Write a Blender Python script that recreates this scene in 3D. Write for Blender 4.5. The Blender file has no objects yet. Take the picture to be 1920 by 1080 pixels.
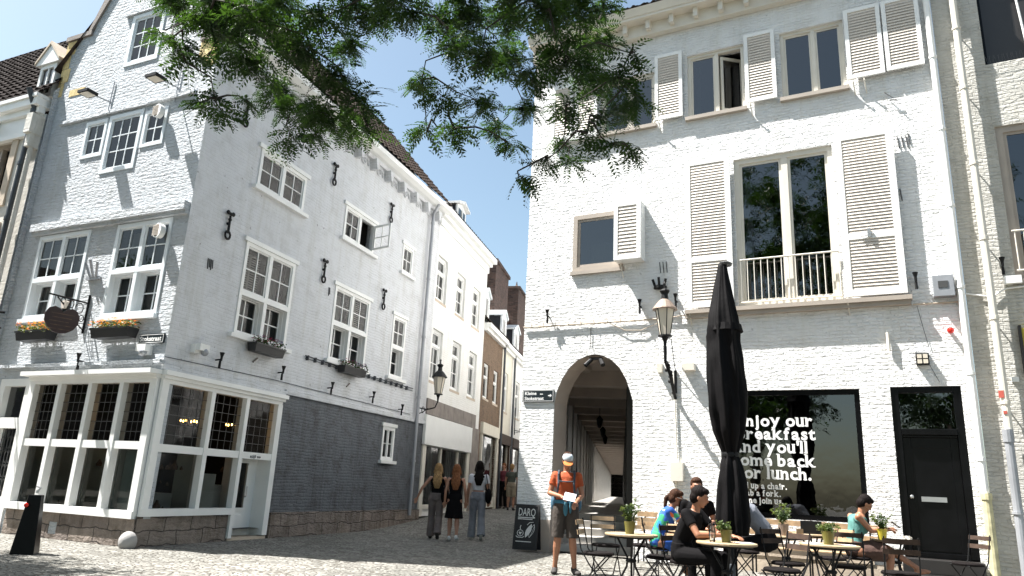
import bpy, math, random
import numpy as np
from mathutils import Matrix, Vector
R = math.radians
random.seed(7)
S = bpy.context.scene
COL = S.collection

# ------------------------------------------------------------------ camera, sky, sun, exposure
cam = bpy.data.objects.new('camera', bpy.data.cameras.new('camera')); COL.objects.link(cam)
cam.data.sensor_width = 36.0; cam.data.lens = 25.58
cam.data.clip_start = 0.05; cam.data.clip_end = 2000
_u = Vector((245, 4960, -1364)).normalized()
_f = Vector((0, 0, -1)); _f = (_f - _u*_f.dot(_u)).normalized()
_r = _f.cross(_u)
cam.matrix_world = Matrix((( _r.x, _r.y, _r.z, 0), (_f.x, _f.y, _f.z, 0), (_u.x, _u.y, _u.z, 1.22), (0, 0, 0, 1)))
S.camera = cam
SUN_EL = R(60.8); SUN_TRAVEL = (0.996, -0.085)
w = bpy.data.worlds.new('World'); S.world = w; w.use_nodes = True
nt = w.node_tree; bg = nt.nodes['Background']
sky = nt.nodes.new('ShaderNodeTexSky'); sky.sky_type = 'NISHITA'; sky.sun_disc = False
sky.sun_elevation = SUN_EL; sky.sun_rotation = math.atan2(-SUN_TRAVEL[0], -SUN_TRAVEL[1])
sky.air_density = 1.0; sky.dust_density = 2.2; sky.ozone_density = 0.45; sky.altitude = 100
sx_ = nt.nodes.new('ShaderNodeMix'); sx_.data_type = 'RGBA'; sx_.blend_type = 'MULTIPLY'; sx_.inputs['Factor'].default_value = 1; sx_.inputs['B'].default_value = (1.03, 1.06, .94, 1)
nt.links.new(sky.outputs[0], sx_.inputs['A']); nt.links.new(sx_.outputs['Result'], bg.inputs[0]); bg.inputs[1].default_value = 0.066
sl = bpy.data.lights.new('sun', 'SUN'); sl.energy = 5.0; sl.angle = R(0.5); sl.color = (1.0, 0.975, 0.94)
so = bpy.data.objects.new('sun', sl); COL.objects.link(so)
sd = Vector((SUN_TRAVEL[0]*math.cos(SUN_EL), SUN_TRAVEL[1]*math.cos(SUN_EL), -math.sin(SUN_EL)))
so.rotation_euler = sd.to_track_quat('-Z', 'Y').to_euler(); so.location = (-20, 0, 40)
S.view_settings.view_transform = 'Standard'; S.view_settings.look = 'None'
S.view_settings.exposure = 1.8; S.view_settings.gamma = 1
S.cycles.max_bounces = 8; S.cycles.transparent_max_bounces = 24

# ------------------------------------------------------------------ materials
def newmat(name):
    m = bpy.data.materials.new(name); m.use_nodes = True
    return m, m.node_tree.nodes, m.node_tree.links, m.node_tree.nodes['Principled BSDF']
def plain(name, col, rough=0.6, metal=0.0, bump=0.0, bscale=40, var=0.08, vscale=3.0, spec=0.5):
    m, N, Lk, p = newmat(name)
    p.inputs['Roughness'].default_value = rough; p.inputs['Metallic'].default_value = metal
    p.inputs['Specular IOR Level'].default_value = spec
    tc = N.new('ShaderNodeTexCoord'); n = N.new('ShaderNodeTexNoise'); n.inputs['Scale'].default_value = vscale
    n.inputs['Detail'].default_value = 6
    Lk.new(tc.outputs['Object'], n.inputs['Vector'])
    r = N.new('ShaderNodeValToRGB'); r.color_ramp.elements[0].position = 0.3; r.color_ramp.elements[1].position = 0.7
    r.color_ramp.elements[0].color = (*[c*(1-var) for c in col], 1); r.color_ramp.elements[1].color = (*[min(1, c*(1+var)) for c in col], 1)
    Lk.new(n.outputs['Fac'], r.inputs['Fac']); Lk.new(r.outputs['Color'], p.inputs['Base Color'])
    if bump:
        b = N.new('ShaderNodeBump'); b.inputs['Strength'].default_value = 1; b.inputs['Distance'].default_value = bump
        n2 = N.new('ShaderNodeTexNoise'); n2.inputs['Scale'].default_value = bscale; n2.inputs['Detail'].default_value = 5
        Lk.new(tc.outputs['Object'], n2.inputs['Vector']); Lk.new(n2.outputs['Fac'], b.inputs['Height']); Lk.new(b.outputs[0], p.inputs['Normal'])
    return m
def math_node(N, Lk, op, a, b=None):
    n = N.new('ShaderNodeMath'); n.operation = op
    for i, v in enumerate((a, b)):
        if v is None: continue
        if isinstance(v, (int, float)): n.inputs[i].default_value = v
        else: Lk.new(v, n.inputs[i])
    return n.outputs[0]
def brick(name, col, bump=0.02, bw=0.22, bh=0.068, warp=0.03, mort=0.012, lump=0.6, col2=None, mcol=None, rough=0.75, spots=0.0, rag=1.0, stain=0.1):
    """masonry in the x-z plane of the object; paint over rough bricks when col2 is None"""
    m, N, Lk, p = newmat(name); p.inputs['Roughness'].default_value = rough; p.inputs['Specular IOR Level'].default_value = 0.3
    tc = N.new('ShaderNodeTexCoord'); sp = N.new('ShaderNodeSeparateXYZ'); Lk.new(tc.outputs['Object'], sp.inputs[0])
    cb = N.new('ShaderNodeCombineXYZ')
    xs = math_node(N, Lk, 'ADD', sp.outputs['X'], sp.outputs['Y'])
    Lk.new(xs, cb.inputs['X']); Lk.new(sp.outputs['Z'], cb.inputs['Y'])
    wn = N.new('ShaderNodeTexNoise'); wn.inputs['Scale'].default_value = 2.3; wn.inputs['Detail'].default_value = 3
    Lk.new(tc.outputs['Object'], wn.inputs['Vector'])
    vs = N.new('ShaderNodeVectorMath'); vs.operation = 'SUBTRACT'; Lk.new(wn.outputs['Color'], vs.inputs[0]); vs.inputs[1].default_value = (.5, .5, .5)
    vm = N.new('ShaderNodeVectorMath'); vm.operation = 'SCALE'; Lk.new(vs.outputs[0], vm.inputs[0]); vm.inputs['Scale'].default_value = warp*3
    va = N.new('ShaderNodeVectorMath'); va.operation = 'ADD'; Lk.new(cb.outputs[0], va.inputs[0]); Lk.new(vm.outputs[0], va.inputs[1])
    bt = N.new('ShaderNodeTexBrick'); Lk.new(va.outputs[0], bt.inputs['Vector'])
    bt.inputs['Scale'].default_value = 1; bt.inputs['Brick Width'].default_value = bw; bt.inputs['Row Height'].default_value = bh
    bt.inputs['Mortar Size'].default_value = mort; bt.inputs['Mortar Smooth'].default_value = 0.6; bt.inputs['Bias'].default_value = 0
    bt.inputs['Color1'].default_value = (0.25, 0.25, 0.25, 1); bt.inputs['Color2'].default_value = (1, 1, 1, 1); bt.inputs['Mortar'].default_value = (0, 0, 0, 1)
    # stretched lumps of paint and broken brick faces
    mp = N.new('ShaderNodeMapping'); mp.inputs['Scale'].default_value = (0.5, 1, 1); Lk.new(va.outputs[0], mp.inputs['Vector'])
    ln = N.new('ShaderNodeTexNoise'); ln.inputs['Scale'].default_value = 17; ln.inputs['Detail'].default_value = 6; ln.inputs['Roughness'].default_value = 0.6
    Lk.new(mp.outputs[0], ln.inputs['Vector'])
    big = N.new('ShaderNodeTexNoise'); big.inputs['Scale'].default_value = 1.1; big.inputs['Detail'].default_value = 3; Lk.new(tc.outputs['Object'], big.inputs['Vector'])
    g = N.new('ShaderNodeRGBToBW'); Lk.new(bt.outputs['Color'], g.inputs[0])
    gw = math_node(N, Lk, 'MULTIPLY', math_node(N, Lk, 'MULTIPLY', g.outputs[0], 0.7), math_node(N, Lk, 'ADD', math_node(N, Lk, 'MULTIPLY', big.outputs['Fac'], 1.6*rag), 1-0.8*rag))
    h = math_node(N, Lk, 'ADD', gw, math_node(N, Lk, 'MULTIPLY', ln.outputs['Fac'], lump*2))
    b = N.new('ShaderNodeBump'); b.inputs['Strength'].default_value = 1; b.inputs['Distance'].default_value = bump
    Lk.new(h, b.inputs['Height']); Lk.new(b.outputs[0], p.inputs['Normal'])
    mx = N.new('ShaderNodeMix'); mx.data_type = 'RGBA'
    c2 = col2 or tuple(c*0.94 for c in col)
    mx.inputs['A'].default_value = (*col, 1); mx.inputs['B'].default_value = (*c2, 1)
    if col2:
        vn = N.new('ShaderNodeTexWhiteNoise'); Lk.new(bt.outputs['Color'], mx.inputs['Factor'])
        cm = N.new('ShaderNodeMix'); cm.data_type = 'RGBA'; Lk.new(bt.outputs['Fac'], cm.inputs['Factor'])
        Lk.new(mx.outputs['Result'], cm.inputs['A']); cm.inputs['B'].default_value = (*(mcol or (.3, .28, .25)), 1)
        out = cm.outputs['Result']
    else:
        Lk.new(big.outputs['Fac'], mx.inputs['Factor']); out = mx.outputs['Result']
    # grime: uneven darkening with its own shape
    gn = N.new('ShaderNodeTexNoise'); gn.inputs['Scale'].default_value = 2.7; gn.inputs['Detail'].default_value = 8; gn.inputs['Roughness'].default_value = 0.7
    Lk.new(tc.outputs['Object'], gn.inputs['Vector'])
    gr = N.new('ShaderNodeValToRGB'); gr.color_ramp.elements[0].position = 0.36; gr.color_ramp.elements[1].position = 0.52
    gr.color_ramp.elements[0].color = (1-stain*2, 1-stain*2.1, 1-stain*2.3, 1); gr.color_ramp.elements[1].color = (1, 1, 1, 1)
    Lk.new(gn.outputs['Fac'], gr.inputs['Fac'])
    mg = N.new('ShaderNodeMix'); mg.data_type = 'RGBA'; mg.blend_type = 'MULTIPLY'; mg.inputs['Factor'].default_value = 1
    Lk.new(out, mg.inputs['A']); Lk.new(gr.outputs[0], mg.inputs['B']); out = mg.outputs['Result']
    # rain streaks: tall thin stains
    ms_ = N.new('ShaderNodeMapping'); ms_.inputs['Scale'].default_value = (2.6, 2.6, .22); Lk.new(tc.outputs['Object'], ms_.inputs['Vector'])
    sn_ = N.new('ShaderNodeTexNoise'); sn_.inputs['Scale'].default_value = 1.6; sn_.inputs['Detail'].default_value = 7; sn_.inputs['Roughness'].default_value = .65; Lk.new(ms_.outputs[0], sn_.inputs['Vector'])
    sr_ = N.new('ShaderNodeValToRGB'); sr_.color_ramp.elements[0].position = .34; sr_.color_ramp.elements[1].position = .5; k_ = 1-stain*1.6; sr_.color_ramp.elements[0].color = (k_, k_*.99, k_*.96, 1); sr_.color_ramp.elements[1].color = (1, 1, 1, 1); Lk.new(sn_.outputs['Fac'], sr_.inputs['Fac'])
    m3 = N.new('ShaderNodeMix'); m3.data_type = 'RGBA'; m3.blend_type = 'MULTIPLY'; m3.inputs['Factor'].default_value = 1; Lk.new(out, m3.inputs['A']); Lk.new(sr_.outputs[0], m3.inputs['B']); out = m3.outputs['Result']
    if spots:
        sn = N.new('ShaderNodeTexNoise'); sn.inputs['Scale'].default_value = 9; sn.inputs['Detail'].default_value = 2; Lk.new(tc.outputs['Object'], sn.inputs['Vector'])
        sr = N.new('ShaderNodeValToRGB'); sr.color_ramp.elements[0].position = 0.70; sr.color_ramp.elements[1].position = 0.74
        Lk.new(sn.outputs['Fac'], sr.inputs['Fac'])
        ms = N.new('ShaderNodeMix'); ms.data_type = 'RGBA'; Lk.new(math_node(N, Lk, 'MULTIPLY', sr.outputs[0], spots), ms.inputs['Factor'])
        Lk.new(out, ms.inputs['A']); ms.inputs['B'].default_value = (.12, .11, .1, 1); out = ms.outputs['Result']
    Lk.new(out, p.inputs['Base Color'])
    return m
def glass(name, tint=(.55, .6, .6), ior=1.7, wave=0.0):
    m, N, Lk, p = newmat(name); N.remove(p); out = [n for n in N if n.type == 'OUTPUT_MATERIAL'][0]
    t = N.new('ShaderNodeBsdfTransparent'); t.inputs[0].default_value = (*tint, 1)
    gl = N.new('ShaderNodeBsdfGlossy'); gl.inputs['Roughness'].default_value = 0.0; gl.inputs['Color'].default_value = (1, 1, 1, 1)
    f = N.new('ShaderNodeFresnel'); f.inputs['IOR'].default_value = ior
    mx = N.new('ShaderNodeMixShader'); Lk.new(f.outputs[0], mx.inputs[0]); Lk.new(t.outputs[0], mx.inputs[1]); Lk.new(gl.outputs[0], mx.inputs[2])
    if wave:
        tc = N.new('ShaderNodeTexCoord'); n = N.new('ShaderNodeTexNoise'); n.inputs['Scale'].default_value = 3; Lk.new(tc.outputs['Object'], n.inputs['Vector'])
        b = N.new('ShaderNodeBump'); b.inputs['Distance'].default_value = wave; Lk.new(n.outputs['Fac'], b.inputs['Height'])
        Lk.new(b.outputs[0], gl.inputs['Normal'])
    Lk.new(mx.outputs[0], out.inputs[0]); return m
def emit(name, col, s):
    m, N, Lk, p = newmat(name); p.inputs['Base Color'].default_value = (*col, 1)
    p.inputs['Emission Color'].default_value = (*col, 1); p.inputs['Emission Strength'].default_value = s; return m
M = dict(
 white_brick=brick('white_painted_brick', (.80, .80, .79), bump=.028, bw=.23, bh=.068, lump=.8, spots=.35, stain=.035),
 gable_brick=brick('pale_painted_brick', (.53, .56, .59), bump=.036, bw=.24, bh=.072, lump=.85, spots=.4, stain=.05),
 side_render=brick('grey_paint_shade_tone', (.65, .66, .68), bump=.010, bw=.22, bh=.07, lump=.5, spots=.6, rag=.6, stain=.06),  # same paint as the gable, its tone lightened for the shaded street side
 slate_paint=brick('slate_grey_paint', (.12, .13, .145), bump=.018, bw=.22, bh=.068, lump=.5, spots=.3, rag=.7, stain=.2, rough=.6),
 cream_brick=brick('cream_painted_brick', (.53, .515, .47), bump=.026, bw=.21, bh=.066, lump=.55, spots=.3, stain=.08),
 marl=brick('marl_stone', (.62, .60, .55), bump=.012, bw=.55, bh=.3, lump=.5, stain=.07, rag=.3),
 street_white=brick('smooth_white_paint', (.78, .77, .74), bump=.006, bw=.22, bh=.07, lump=.3, stain=.03),
 cream_paint=brick('cream_render', (.72, .68, .58), bump=.006, bw=.22, bh=.07, lump=.3, stain=.04),
 brown_brick=brick('brown_brick', (.11, .065, .038), col2=(.20, .125, .075), mcol=(.15, .12, .09), bump=.008, bw=.21, bh=.06, lump=.25, rough=.85),
 chimney_brick=brick('sooty_chimney_brick', (.035, .025, .022), col2=(.12, .07, .055), mcol=(.09, .075, .065), bump=.01, bw=.24, bh=.075, lump=.3, rough=.9),
 plinth=brick('old_plinth_stone', (.30, .25, .21), col2=(.20, .165, .145), mcol=(.07, .06, .055), bump=.03, bw=.62, bh=.235, mort=.012, lump=.7, warp=.06, rough=.85, stain=.18),
 yellow_stone=brick('yellow_marl', (.72, .56, .27), bump=.01, bw=.5, bh=.28, lump=.4, stain=.12),
 brown_stone=plain('brown_grey_stone', (.22, .19, .17), .8, bump=.006, bscale=30, var=.2),
 beige_stone=plain('beige_stone', (.50, .42, .33), .8, bump=.004, bscale=30, var=.12),
 paint=plain('white_joinery_paint', (.78, .78, .76), .45, bump=.001, bscale=25, var=.03),
 cream_joinery=plain('cream_joinery_paint', (.66, .62, .54), .5, bump=.001, bscale=25, var=.05),
 lit_frame=plain('grey_white_joinery', (.72, .76, .78), .45, bump=.001, bscale=25, var=.04),
 louvre=plain('beige_louvre_paint', (.60, .54, .47), .55, var=.04),
 taupe=plain('taupe_frame_paint', (.36, .31, .26), .55, var=.08),
 black_joinery=plain('black_joinery_paint', (.002, .002, .0025), .3, var=.3, spec=.14, vscale=5),
 door_black=plain('scuffed_black_door', (.0022, .0022, .0026), .28, bump=.0008, bscale=5, var=.5, vscale=4, spec=.2),
 iron=plain('black_iron', (.007, .007, .0075), .55, bump=.001, var=.3, spec=.25),
 steel=plain('brushed_steel', (.55, .55, .55), .35, metal=.9),
 zinc=plain('zinc_gutter', (.33, .34, .36), .5, metal=.4, var=.15),
 dark_zinc=plain('dark_zinc_pipe', (.06, .068, .078), .5, metal=.3, var=.2),
 tile=plain('dark_clay_tile', (.020, .015, .014), .9, bump=.004, bscale=60, var=.5, vscale=9, spec=.05),
 tile_brown=plain('weathered_brown_tile', (.055, .042, .036), .9, bump=.004, bscale=60, var=.55, vscale=7, spec=.08),
 slate=plain('slate_cheek', (.012, .014, .02), .55, var=.2),
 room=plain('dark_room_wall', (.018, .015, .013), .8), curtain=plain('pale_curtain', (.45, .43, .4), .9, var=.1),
 display=plain('pale_green_display_panel', (.30, .34, .31), .6), counter=plain('white_counter', (.5, .5, .47), .5), teal=plain('teal_cloth', (.05, .25, .27), .8),
 goods=plain('dark_goods', (.09, .05, .03), .6, var=.7, vscale=12),
 glass=glass('window_glass', (.45, .47, .47), 1.4), shop_glass=glass('shop_glass', (.48, .5, .49), 1.33), dark_glass=glass('deep_reflecting_glass', (.24, .26, .26), 1.95, .0015),
 lead=plain('lead_came', (.07, .07, .07), .5, metal=.3), tan_plaster_and_shade=plain('tan_plaster_shade_tone', (.42, .36, .31), .8, bump=.003),
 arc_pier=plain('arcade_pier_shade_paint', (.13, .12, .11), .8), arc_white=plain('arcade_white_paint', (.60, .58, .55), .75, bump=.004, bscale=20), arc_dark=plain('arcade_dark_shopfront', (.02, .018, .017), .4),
 wood=plain('oiled_acacia_slat', (.38, .26, .15), .5, var=.25, vscale=10), dark_wood=plain('weathered_dark_slat', (.055, .036, .027), .7, var=.3, vscale=10, spec=.15),
 tabletop=plain('oiled_table_top', (.34, .25, .15), .55, var=.15, vscale=6), cushion=plain('dark_seat', (.008, .006, .006), .8, spec=.1),
 canvas=plain('black_parasol_canvas', (.0035, .003, .0035), .7, bump=.004, bscale=9, var=.3, spec=.12), sign_blue=plain('dark_enamel_sign', (.012, .018, .022), .3),
 letter=plain('white_lettering', (.82, .82, .80), .5, var=.02), chalk=plain('chalk', (.62, .62, .60), .9, var=.15, vscale=60), board=plain('blackboard', (.012, .012, .013), .7, var=.3),
 red=plain('red_lamp_glass', (.75, .02, .01), .25), soil=plain('soil', (.03, .02, .015), .9), planter=plain('black_planter', (.012, .012, .013), .45),
 pot=plain('olive_pot', (.13, .12, .025), .4, var=.05), paper=plain('paper', (.78, .77, .8), .8, var=.02), cup=plain('porcelain', (.75, .74, .7), .25), 
 pink=plain('pink_sticker', (.5, .1, .07), .6), bark=plain('bark', (.055, .042, .032), .9, bump=.01, bscale=18, var=.35, vscale=8), twig=plain('twig', (.03, .024, .018), .8),
 frost=plain('fogged_lantern_glass', (.62, .56, .46), .35), copper=plain('weathered_copper_lid', (.25, .19, .15), .5, metal=.2),
 yellow=plain('yellow_panel', (.45, .36, .03), .5), backdrop=brick('square_house_brick', (.16, .15, .15), col2=(.12, .11, .11), bump=.01, mcol=(.2, .2, .2)),
)
def foliage(name, c1, c2, tr=0.45, c3=None):
    m, N, Lk, p = newmat(name); out = [n for n in N if n.type == 'OUTPUT_MATERIAL'][0]
    tc = N.new('ShaderNodeTexCoord'); n = N.new('ShaderNodeTexNoise'); n.inputs['Scale'].default_value = 5; n.inputs['Detail'].default_value = 4; Lk.new(tc.outputs['Object'], n.inputs['Vector'])
    r = N.new('ShaderNodeValToRGB'); r.color_ramp.elements[0].position = .35; r.color_ramp.elements[1].position = .65
    r.color_ramp.elements[0].color = (*c1, 1); r.color_ramp.elements[1].color = (*c2, 1); Lk.new(n.outputs['Fac'], r.inputs['Fac'])
    Lk.new(r.outputs[0], p.inputs['Base Color']); p.inputs['Roughness'].default_value = .45; p.inputs['Specular IOR Level'].default_value = .35
    t = N.new('ShaderNodeBsdfTranslucent'); 
    hs = N.new('ShaderNodeHueSaturation'); hs.inputs['Value'].default_value = 1.5; hs.inputs['Saturation'].default_value = 1.1; hs.inputs['Hue'].default_value = .485; Lk.new(r.outputs[0], hs.inputs['Color']); Lk.new(hs.outputs[0], t.inputs[0])
    mx = N.new('ShaderNodeMixShader'); mx.inputs[0].default_value = tr; Lk.new(p.outputs[0], mx.inputs[1]); Lk.new(t.outputs[0], mx.inputs[2]); Lk.new(mx.outputs[0], out.inputs[0])
    return m
M['leaf'] = foliage('feathery_leaf', (.013, .036, .008), (.036, .080, .014), .40); M['herb'] = foliage('herb_leaf', (.02, .045, .012), (.15, .19, .05), .3)
M['petal'] = foliage('yellow_orange_petal', (.7, .45, .05), (.8, .2, .12), .2); M['petal_dark'] = foliage('purple_red_petal', (.10, .04, .16), (.45, .02, .05), .2)
def cloth(name, c, rough=.85, var=.18): return plain(name, c, rough, bump=.020, bscale=11, var=var, vscale=7)
def hairmat(name, c):
    m, N, Lk, p = newmat(name); p.inputs['Roughness'].default_value = .7; p.inputs['Specular IOR Level'].default_value = .12; tc = N.new('ShaderNodeTexCoord'); mp = N.new('ShaderNodeMapping'); mp.inputs['Scale'].default_value = (95, 95, 7); Lk.new(tc.outputs['Object'], mp.inputs['Vector'])
    n = N.new('ShaderNodeTexNoise'); n.inputs['Scale'].default_value = 1; n.inputs['Detail'].default_value = 4; Lk.new(mp.outputs[0], n.inputs['Vector'])
    r = N.new('ShaderNodeValToRGB'); e = r.color_ramp.elements; e[0].position = .35; e[1].position = .68; e[0].color = (*[x*.45 for x in c], 1); e[1].color = (*[x*1.45 for x in c], 1); Lk.new(n.outputs['Fac'], r.inputs['Fac']); Lk.new(r.outputs[0], p.inputs['Base Color'])
    b = N.new('ShaderNodeBump'); b.inputs['Distance'].default_value = .012; Lk.new(n.outputs['Fac'], b.inputs['Height']); Lk.new(b.outputs[0], p.inputs['Normal']); return m
def skin(name, c): return plain(name, c, .5, var=.06, vscale=6)
SKIN = skin('skin_light', (.38, .19, .12)); SKIN2 = skin('skin_tan', (.30, .135, .075))

# ------------------------------------------------------------------ mesh helpers
WM = {}
def empty(name, loc=(0, 0, 0), rz=0.0, **props):
    o = bpy.data.objects.new(name, None); COL.objects.link(o); o.empty_display_size = .2
    o.matrix_basis = Matrix.Translation(loc) @ Matrix.Rotation(rz, 4, 'Z'); WM[o.name] = o.matrix_basis.copy()
    for k, v in props.items(): o[k] = v
    return o
def tag(o, label=None, category=None, group=None, kind=None):
    for k, v in (('label', label), ('category', category), ('group', group), ('kind', kind)):
        if v: o[k] = v
    return o
def place(o, parent=None, world=None):
    """parent it and give it a world matrix (a facade's frame)"""
    if parent is not None:
        o.parent = parent
        o.matrix_basis = (WM[parent.name].inverted() @ world) if world is not None else Matrix.Identity(4)
        WM[o.name] = WM[parent.name] @ o.matrix_basis
    else:
        if world is not None: o.matrix_basis = world
        WM[o.name] = o.matrix_basis.copy()
    return o
def frame(x, y, ang, z=0.0): return Matrix.Translation((x, y, z)) @ Matrix.Rotation(ang, 4, 'Z')
class MB:
    def __init__(s): s.v = []; s.f = []
    def add(s, vs, fs):
        o = len(s.v); s.v += [tuple(v) for v in vs]; s.f += [tuple(i+o for i in f) for f in fs]; return s
    def box(s, x0, x1, y0, y1, z0, z1):
        return s.add([(x0, y0, z0), (x1, y0, z0), (x1, y1, z0), (x0, y1, z0), (x0, y0, z1), (x1, y0, z1), (x1, y1, z1), (x0, y1, z1)],
                     [(0, 3, 2, 1), (4, 5, 6, 7), (0, 1, 5, 4), (1, 2, 6, 5), (2, 3, 7, 6), (3, 0, 4, 7)])
    def room(s, x0, x1, y0, y1, z0, z1):   # open towards -y
        return s.add([(x0, y0, z0), (x1, y0, z0), (x1, y1, z0), (x0, y1, z0), (x0, y0, z1), (x1, y0, z1), (x1, y1, z1), (x0, y1, z1)],
                     [(0, 1, 2, 3), (7, 6, 5, 4), (1, 5, 6, 2), (2, 6, 7, 3), (3, 7, 4, 0)])
    def prism(s, poly, y0, y1):            # poly in x-z, counter-clockwise seen from -y
        n = len(poly); vs = [(x, y0, z) for x, z in poly] + [(x, y1, z) for x, z in poly]
        return s.add(vs, [tuple(range(n)), tuple(range(2*n-1, n-1, -1))] + [(i, i+n, (i+1) % n + n, (i+1) % n) for i in range(n)])
    def bar(s, p, q, r, r2=None, n=8, caps=True):
        p = Vector(p); q = Vector(q); r2 = r if r2 is None else r2; d = (q-p)
        if d.length < 1e-6: return s
        d.normalize(); a = d.orthogonal().normalized(); b = d.cross(a)
        vs = [p + (a*math.cos(t)+b*math.sin(t))*r for t in [2*math.pi*i/n for i in range(n)]] + [q + (a*math.cos(t)+b*math.sin(t))*r2 for t in [2*math.pi*i/n for i in range(n)]]
        fs = [(i, (i+1) % n, (i+1) % n+n, i+n) for i in range(n)]
        if caps: fs += [tuple(range(n-1, -1, -1)), tuple(range(n, 2*n))]
        return s.add(vs, fs)
    def tube(s, pts, r, n=6):
        for i in range(len(pts)-1):
            ra = r if isinstance(r, (int, float)) else r[i]; rb = r if isinstance(r, (int, float)) else r[i+1]
            s.bar(pts[i], pts[i+1], ra, rb, n)
        return s
    def lathe(s, c, prof, n=16, sx=1, sy=1):
        vs = []; fs = []
        for r, z in prof: vs += [(c[0]+r*sx*math.cos(2*math.pi*i/n), c[1]+r*sy*math.sin(2*math.pi*i/n), c[2]+z) for i in range(n)]
        for k in range(len(prof)-1): fs += [(k*n+i, k*n+(i+1) % n, (k+1)*n+(i+1) % n, (k+1)*n+i) for i in range(n)]
        fs += [tuple(range(n-1, -1, -1)), tuple(range((len(prof)-1)*n, len(prof)*n))]
        return s.add(vs, fs)
    def ell(s, c, r, n=10, m=7, rot=None):
        c = Vector(c); vs = []; fs = []
        for k in range(1, m):
            ph = math.pi*k/m
            for i in range(n):
                t = 2*math.pi*i/n; v = Vector((r[0]*math.sin(ph)*math.cos(t), r[1]*math.sin(ph)*math.sin(t), -r[2]*math.cos(ph)))
                if rot: v = rot @ v
                vs.append(c+v)
        b = Vector((0, 0, -r[2])); t_ = Vector((0, 0, r[2]))
        if rot: b = rot @ b; t_ = rot @ t_
        vs += [c+b, c+t_]; nb = len(vs)-2
        for k in range(m-2): fs += [(k*n+i, k*n+(i+1) % n, (k+1)*n+(i+1) % n, (k+1)*n+i) for i in range(n)]
        fs += [(nb, (i+1) % n, i) for i in range(n)] + [(nb+1, (m-2)*n+i, (m-2)*n+(i+1) % n) for i in range(n)]
        return s.add(vs, fs)
    def xform(s, mat, start=0):
        s.v = s.v[:start] + [tuple(mat @ Vector(v)) for v in s.v[start:]]; return s
    def build(s, name, mat, parent=None, world=None, smooth=False, bevel=0, **props):
        me = bpy.data.meshes.new(name); me.from_pydata(s.v, [], s.f); me.update()
        if smooth: me.polygons.foreach_set('use_smooth', [True]*len(me.polygons))
        me.materials.append(mat if not isinstance(mat, str) else M[mat])
        o = bpy.data.objects.new(name, me); COL.objects.link(o); place(o, parent, world)
        if bevel:
            b = o.modifiers.new('bevel', 'BEVEL'); b.width = bevel; b.segments = 2; b.limit_method = 'ANGLE'
        for k, v in props.items(): o[k] = v
        return o
def each(name, mat, parent, F, boxes):
    for b in boxes: (MB().box(*b) if not isinstance(b, MB) else b).build(name, mat, parent, F)
def copy_tree(o, parent=None):
    c = o.copy(); COL.objects.link(c)
    if parent is not None: c.parent = parent
    for ch in list(o.children): copy_tree(ch, c)
    return c
SERIF = {'n': ((0, 'bx'), (1, 'b')), 'm': ((0, 'bx'), (.5, 'b'), (1, 'b')), 'h': ((0, 'ba'), (1, 'b')), 'u': ((0, 'x'), (1, 'bx')), 'r': ((0, 'bx'),), 'k': ((0, 'ba'), (1, 'bx')), 'f': ((.36, 'b'),), 'l': ((.5, 'ba'),), 'i': ((.5, 'bx'),), 'b': ((0, 'a'),), 'd': ((1, 'ba'),),
         'p': ((0, 'dx'),), 'y': ((0, 'x'), (1, 'x')), 'j': ((1, 'x'),), 'a': ((1, 'b'),), 'E': ((0, 'bc'),), 'B': ((0, 'bc'),), 'P': ((0, 'bc'),)}
def slab_text(body, size, mat, parent, world, x, z, y, bold, depth, sx):
    """heavy slab-serif lettering: each glyph of the built-in face thickened, with slabs at its stems"""
    pen = x; V = MB()
    for ch in body:
        if ch == ' ': pen += size*.26*sx; continue
        cu = bpy.data.curves.new('g', 'FONT'); cu.body = ch; cu.size = size; cu.extrude = depth; cu.offset = bold; cu.resolution_u = 3
        t = bpy.data.objects.new('t', cu); COL.objects.link(t); bpy.context.view_layer.update(); me = bpy.data.meshes.new_from_object(t.evaluated_get(bpy.context.evaluated_depsgraph_get())); bpy.data.objects.remove(t)
        vs = [v.co.copy() for v in me.vertices]; x0 = min(v.x for v in vs); x1 = max(v.x for v in vs); w = (x1-x0)*sx
        V.add([(pen+(v.x-x0)*sx, y-v.z, z+v.y) for v in vs], [tuple(p.vertices) for p in me.polygons]); bpy.data.meshes.remove(me)
        st = size*.115; th = size*.05; lv = dict(b=(-.004, th), x=(size*.53-th, size*.53), a=(size*.73-th, size*.735), c=(size*.71-th, size*.71), d=(-size*.2, -size*.2+th))
        for fx, L in SERIF.get(ch, ()):
            cx = pen+st/2+(w-st)*fx
            for l in L:
                a, b = lv[l]; l_, r_ = (.115, .085)
                if l in 'xac': r_ = .03 if ch not in 'yuE' else .08
                V.box(cx-size*l_, cx+size*r_, y-depth-.0005, y, z+a, z+b)
        pen += w+size*(.10 if ch in SERIF else .055)
    V.build('lettering', mat, parent, world)
def text(body, size, mat, parent, world, x, z, y=-.01, bold=.0, align='LEFT', depth=.004, name='lettering', sx=1.0, font_shear=0, space=1.0):
    cu = bpy.data.curves.new(name, 'FONT'); cu.body = body; cu.size = size; cu.extrude = depth; cu.offset = bold; cu.align_x = align; cu.space_character = space
    cu.resolution_u = 3; cu.shear = font_shear
    t = bpy.data.objects.new('t', cu); COL.objects.link(t); bpy.context.view_layer.update()
    me = bpy.data.meshes.new_from_object(t.evaluated_get(bpy.context.evaluated_depsgraph_get())); bpy.data.objects.remove(t)
    me.transform(Matrix.Translation((x, y, z)) @ Matrix.Rotation(R(90), 4, 'X') @ Matrix.Diagonal((sx, 1, 1, 1)))
    me.name = name; me.materials.clear(); me.materials.append(M[mat])
    o = bpy.data.objects.new(name, me); COL.objects.link(o); place(o, parent, world); return o
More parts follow.
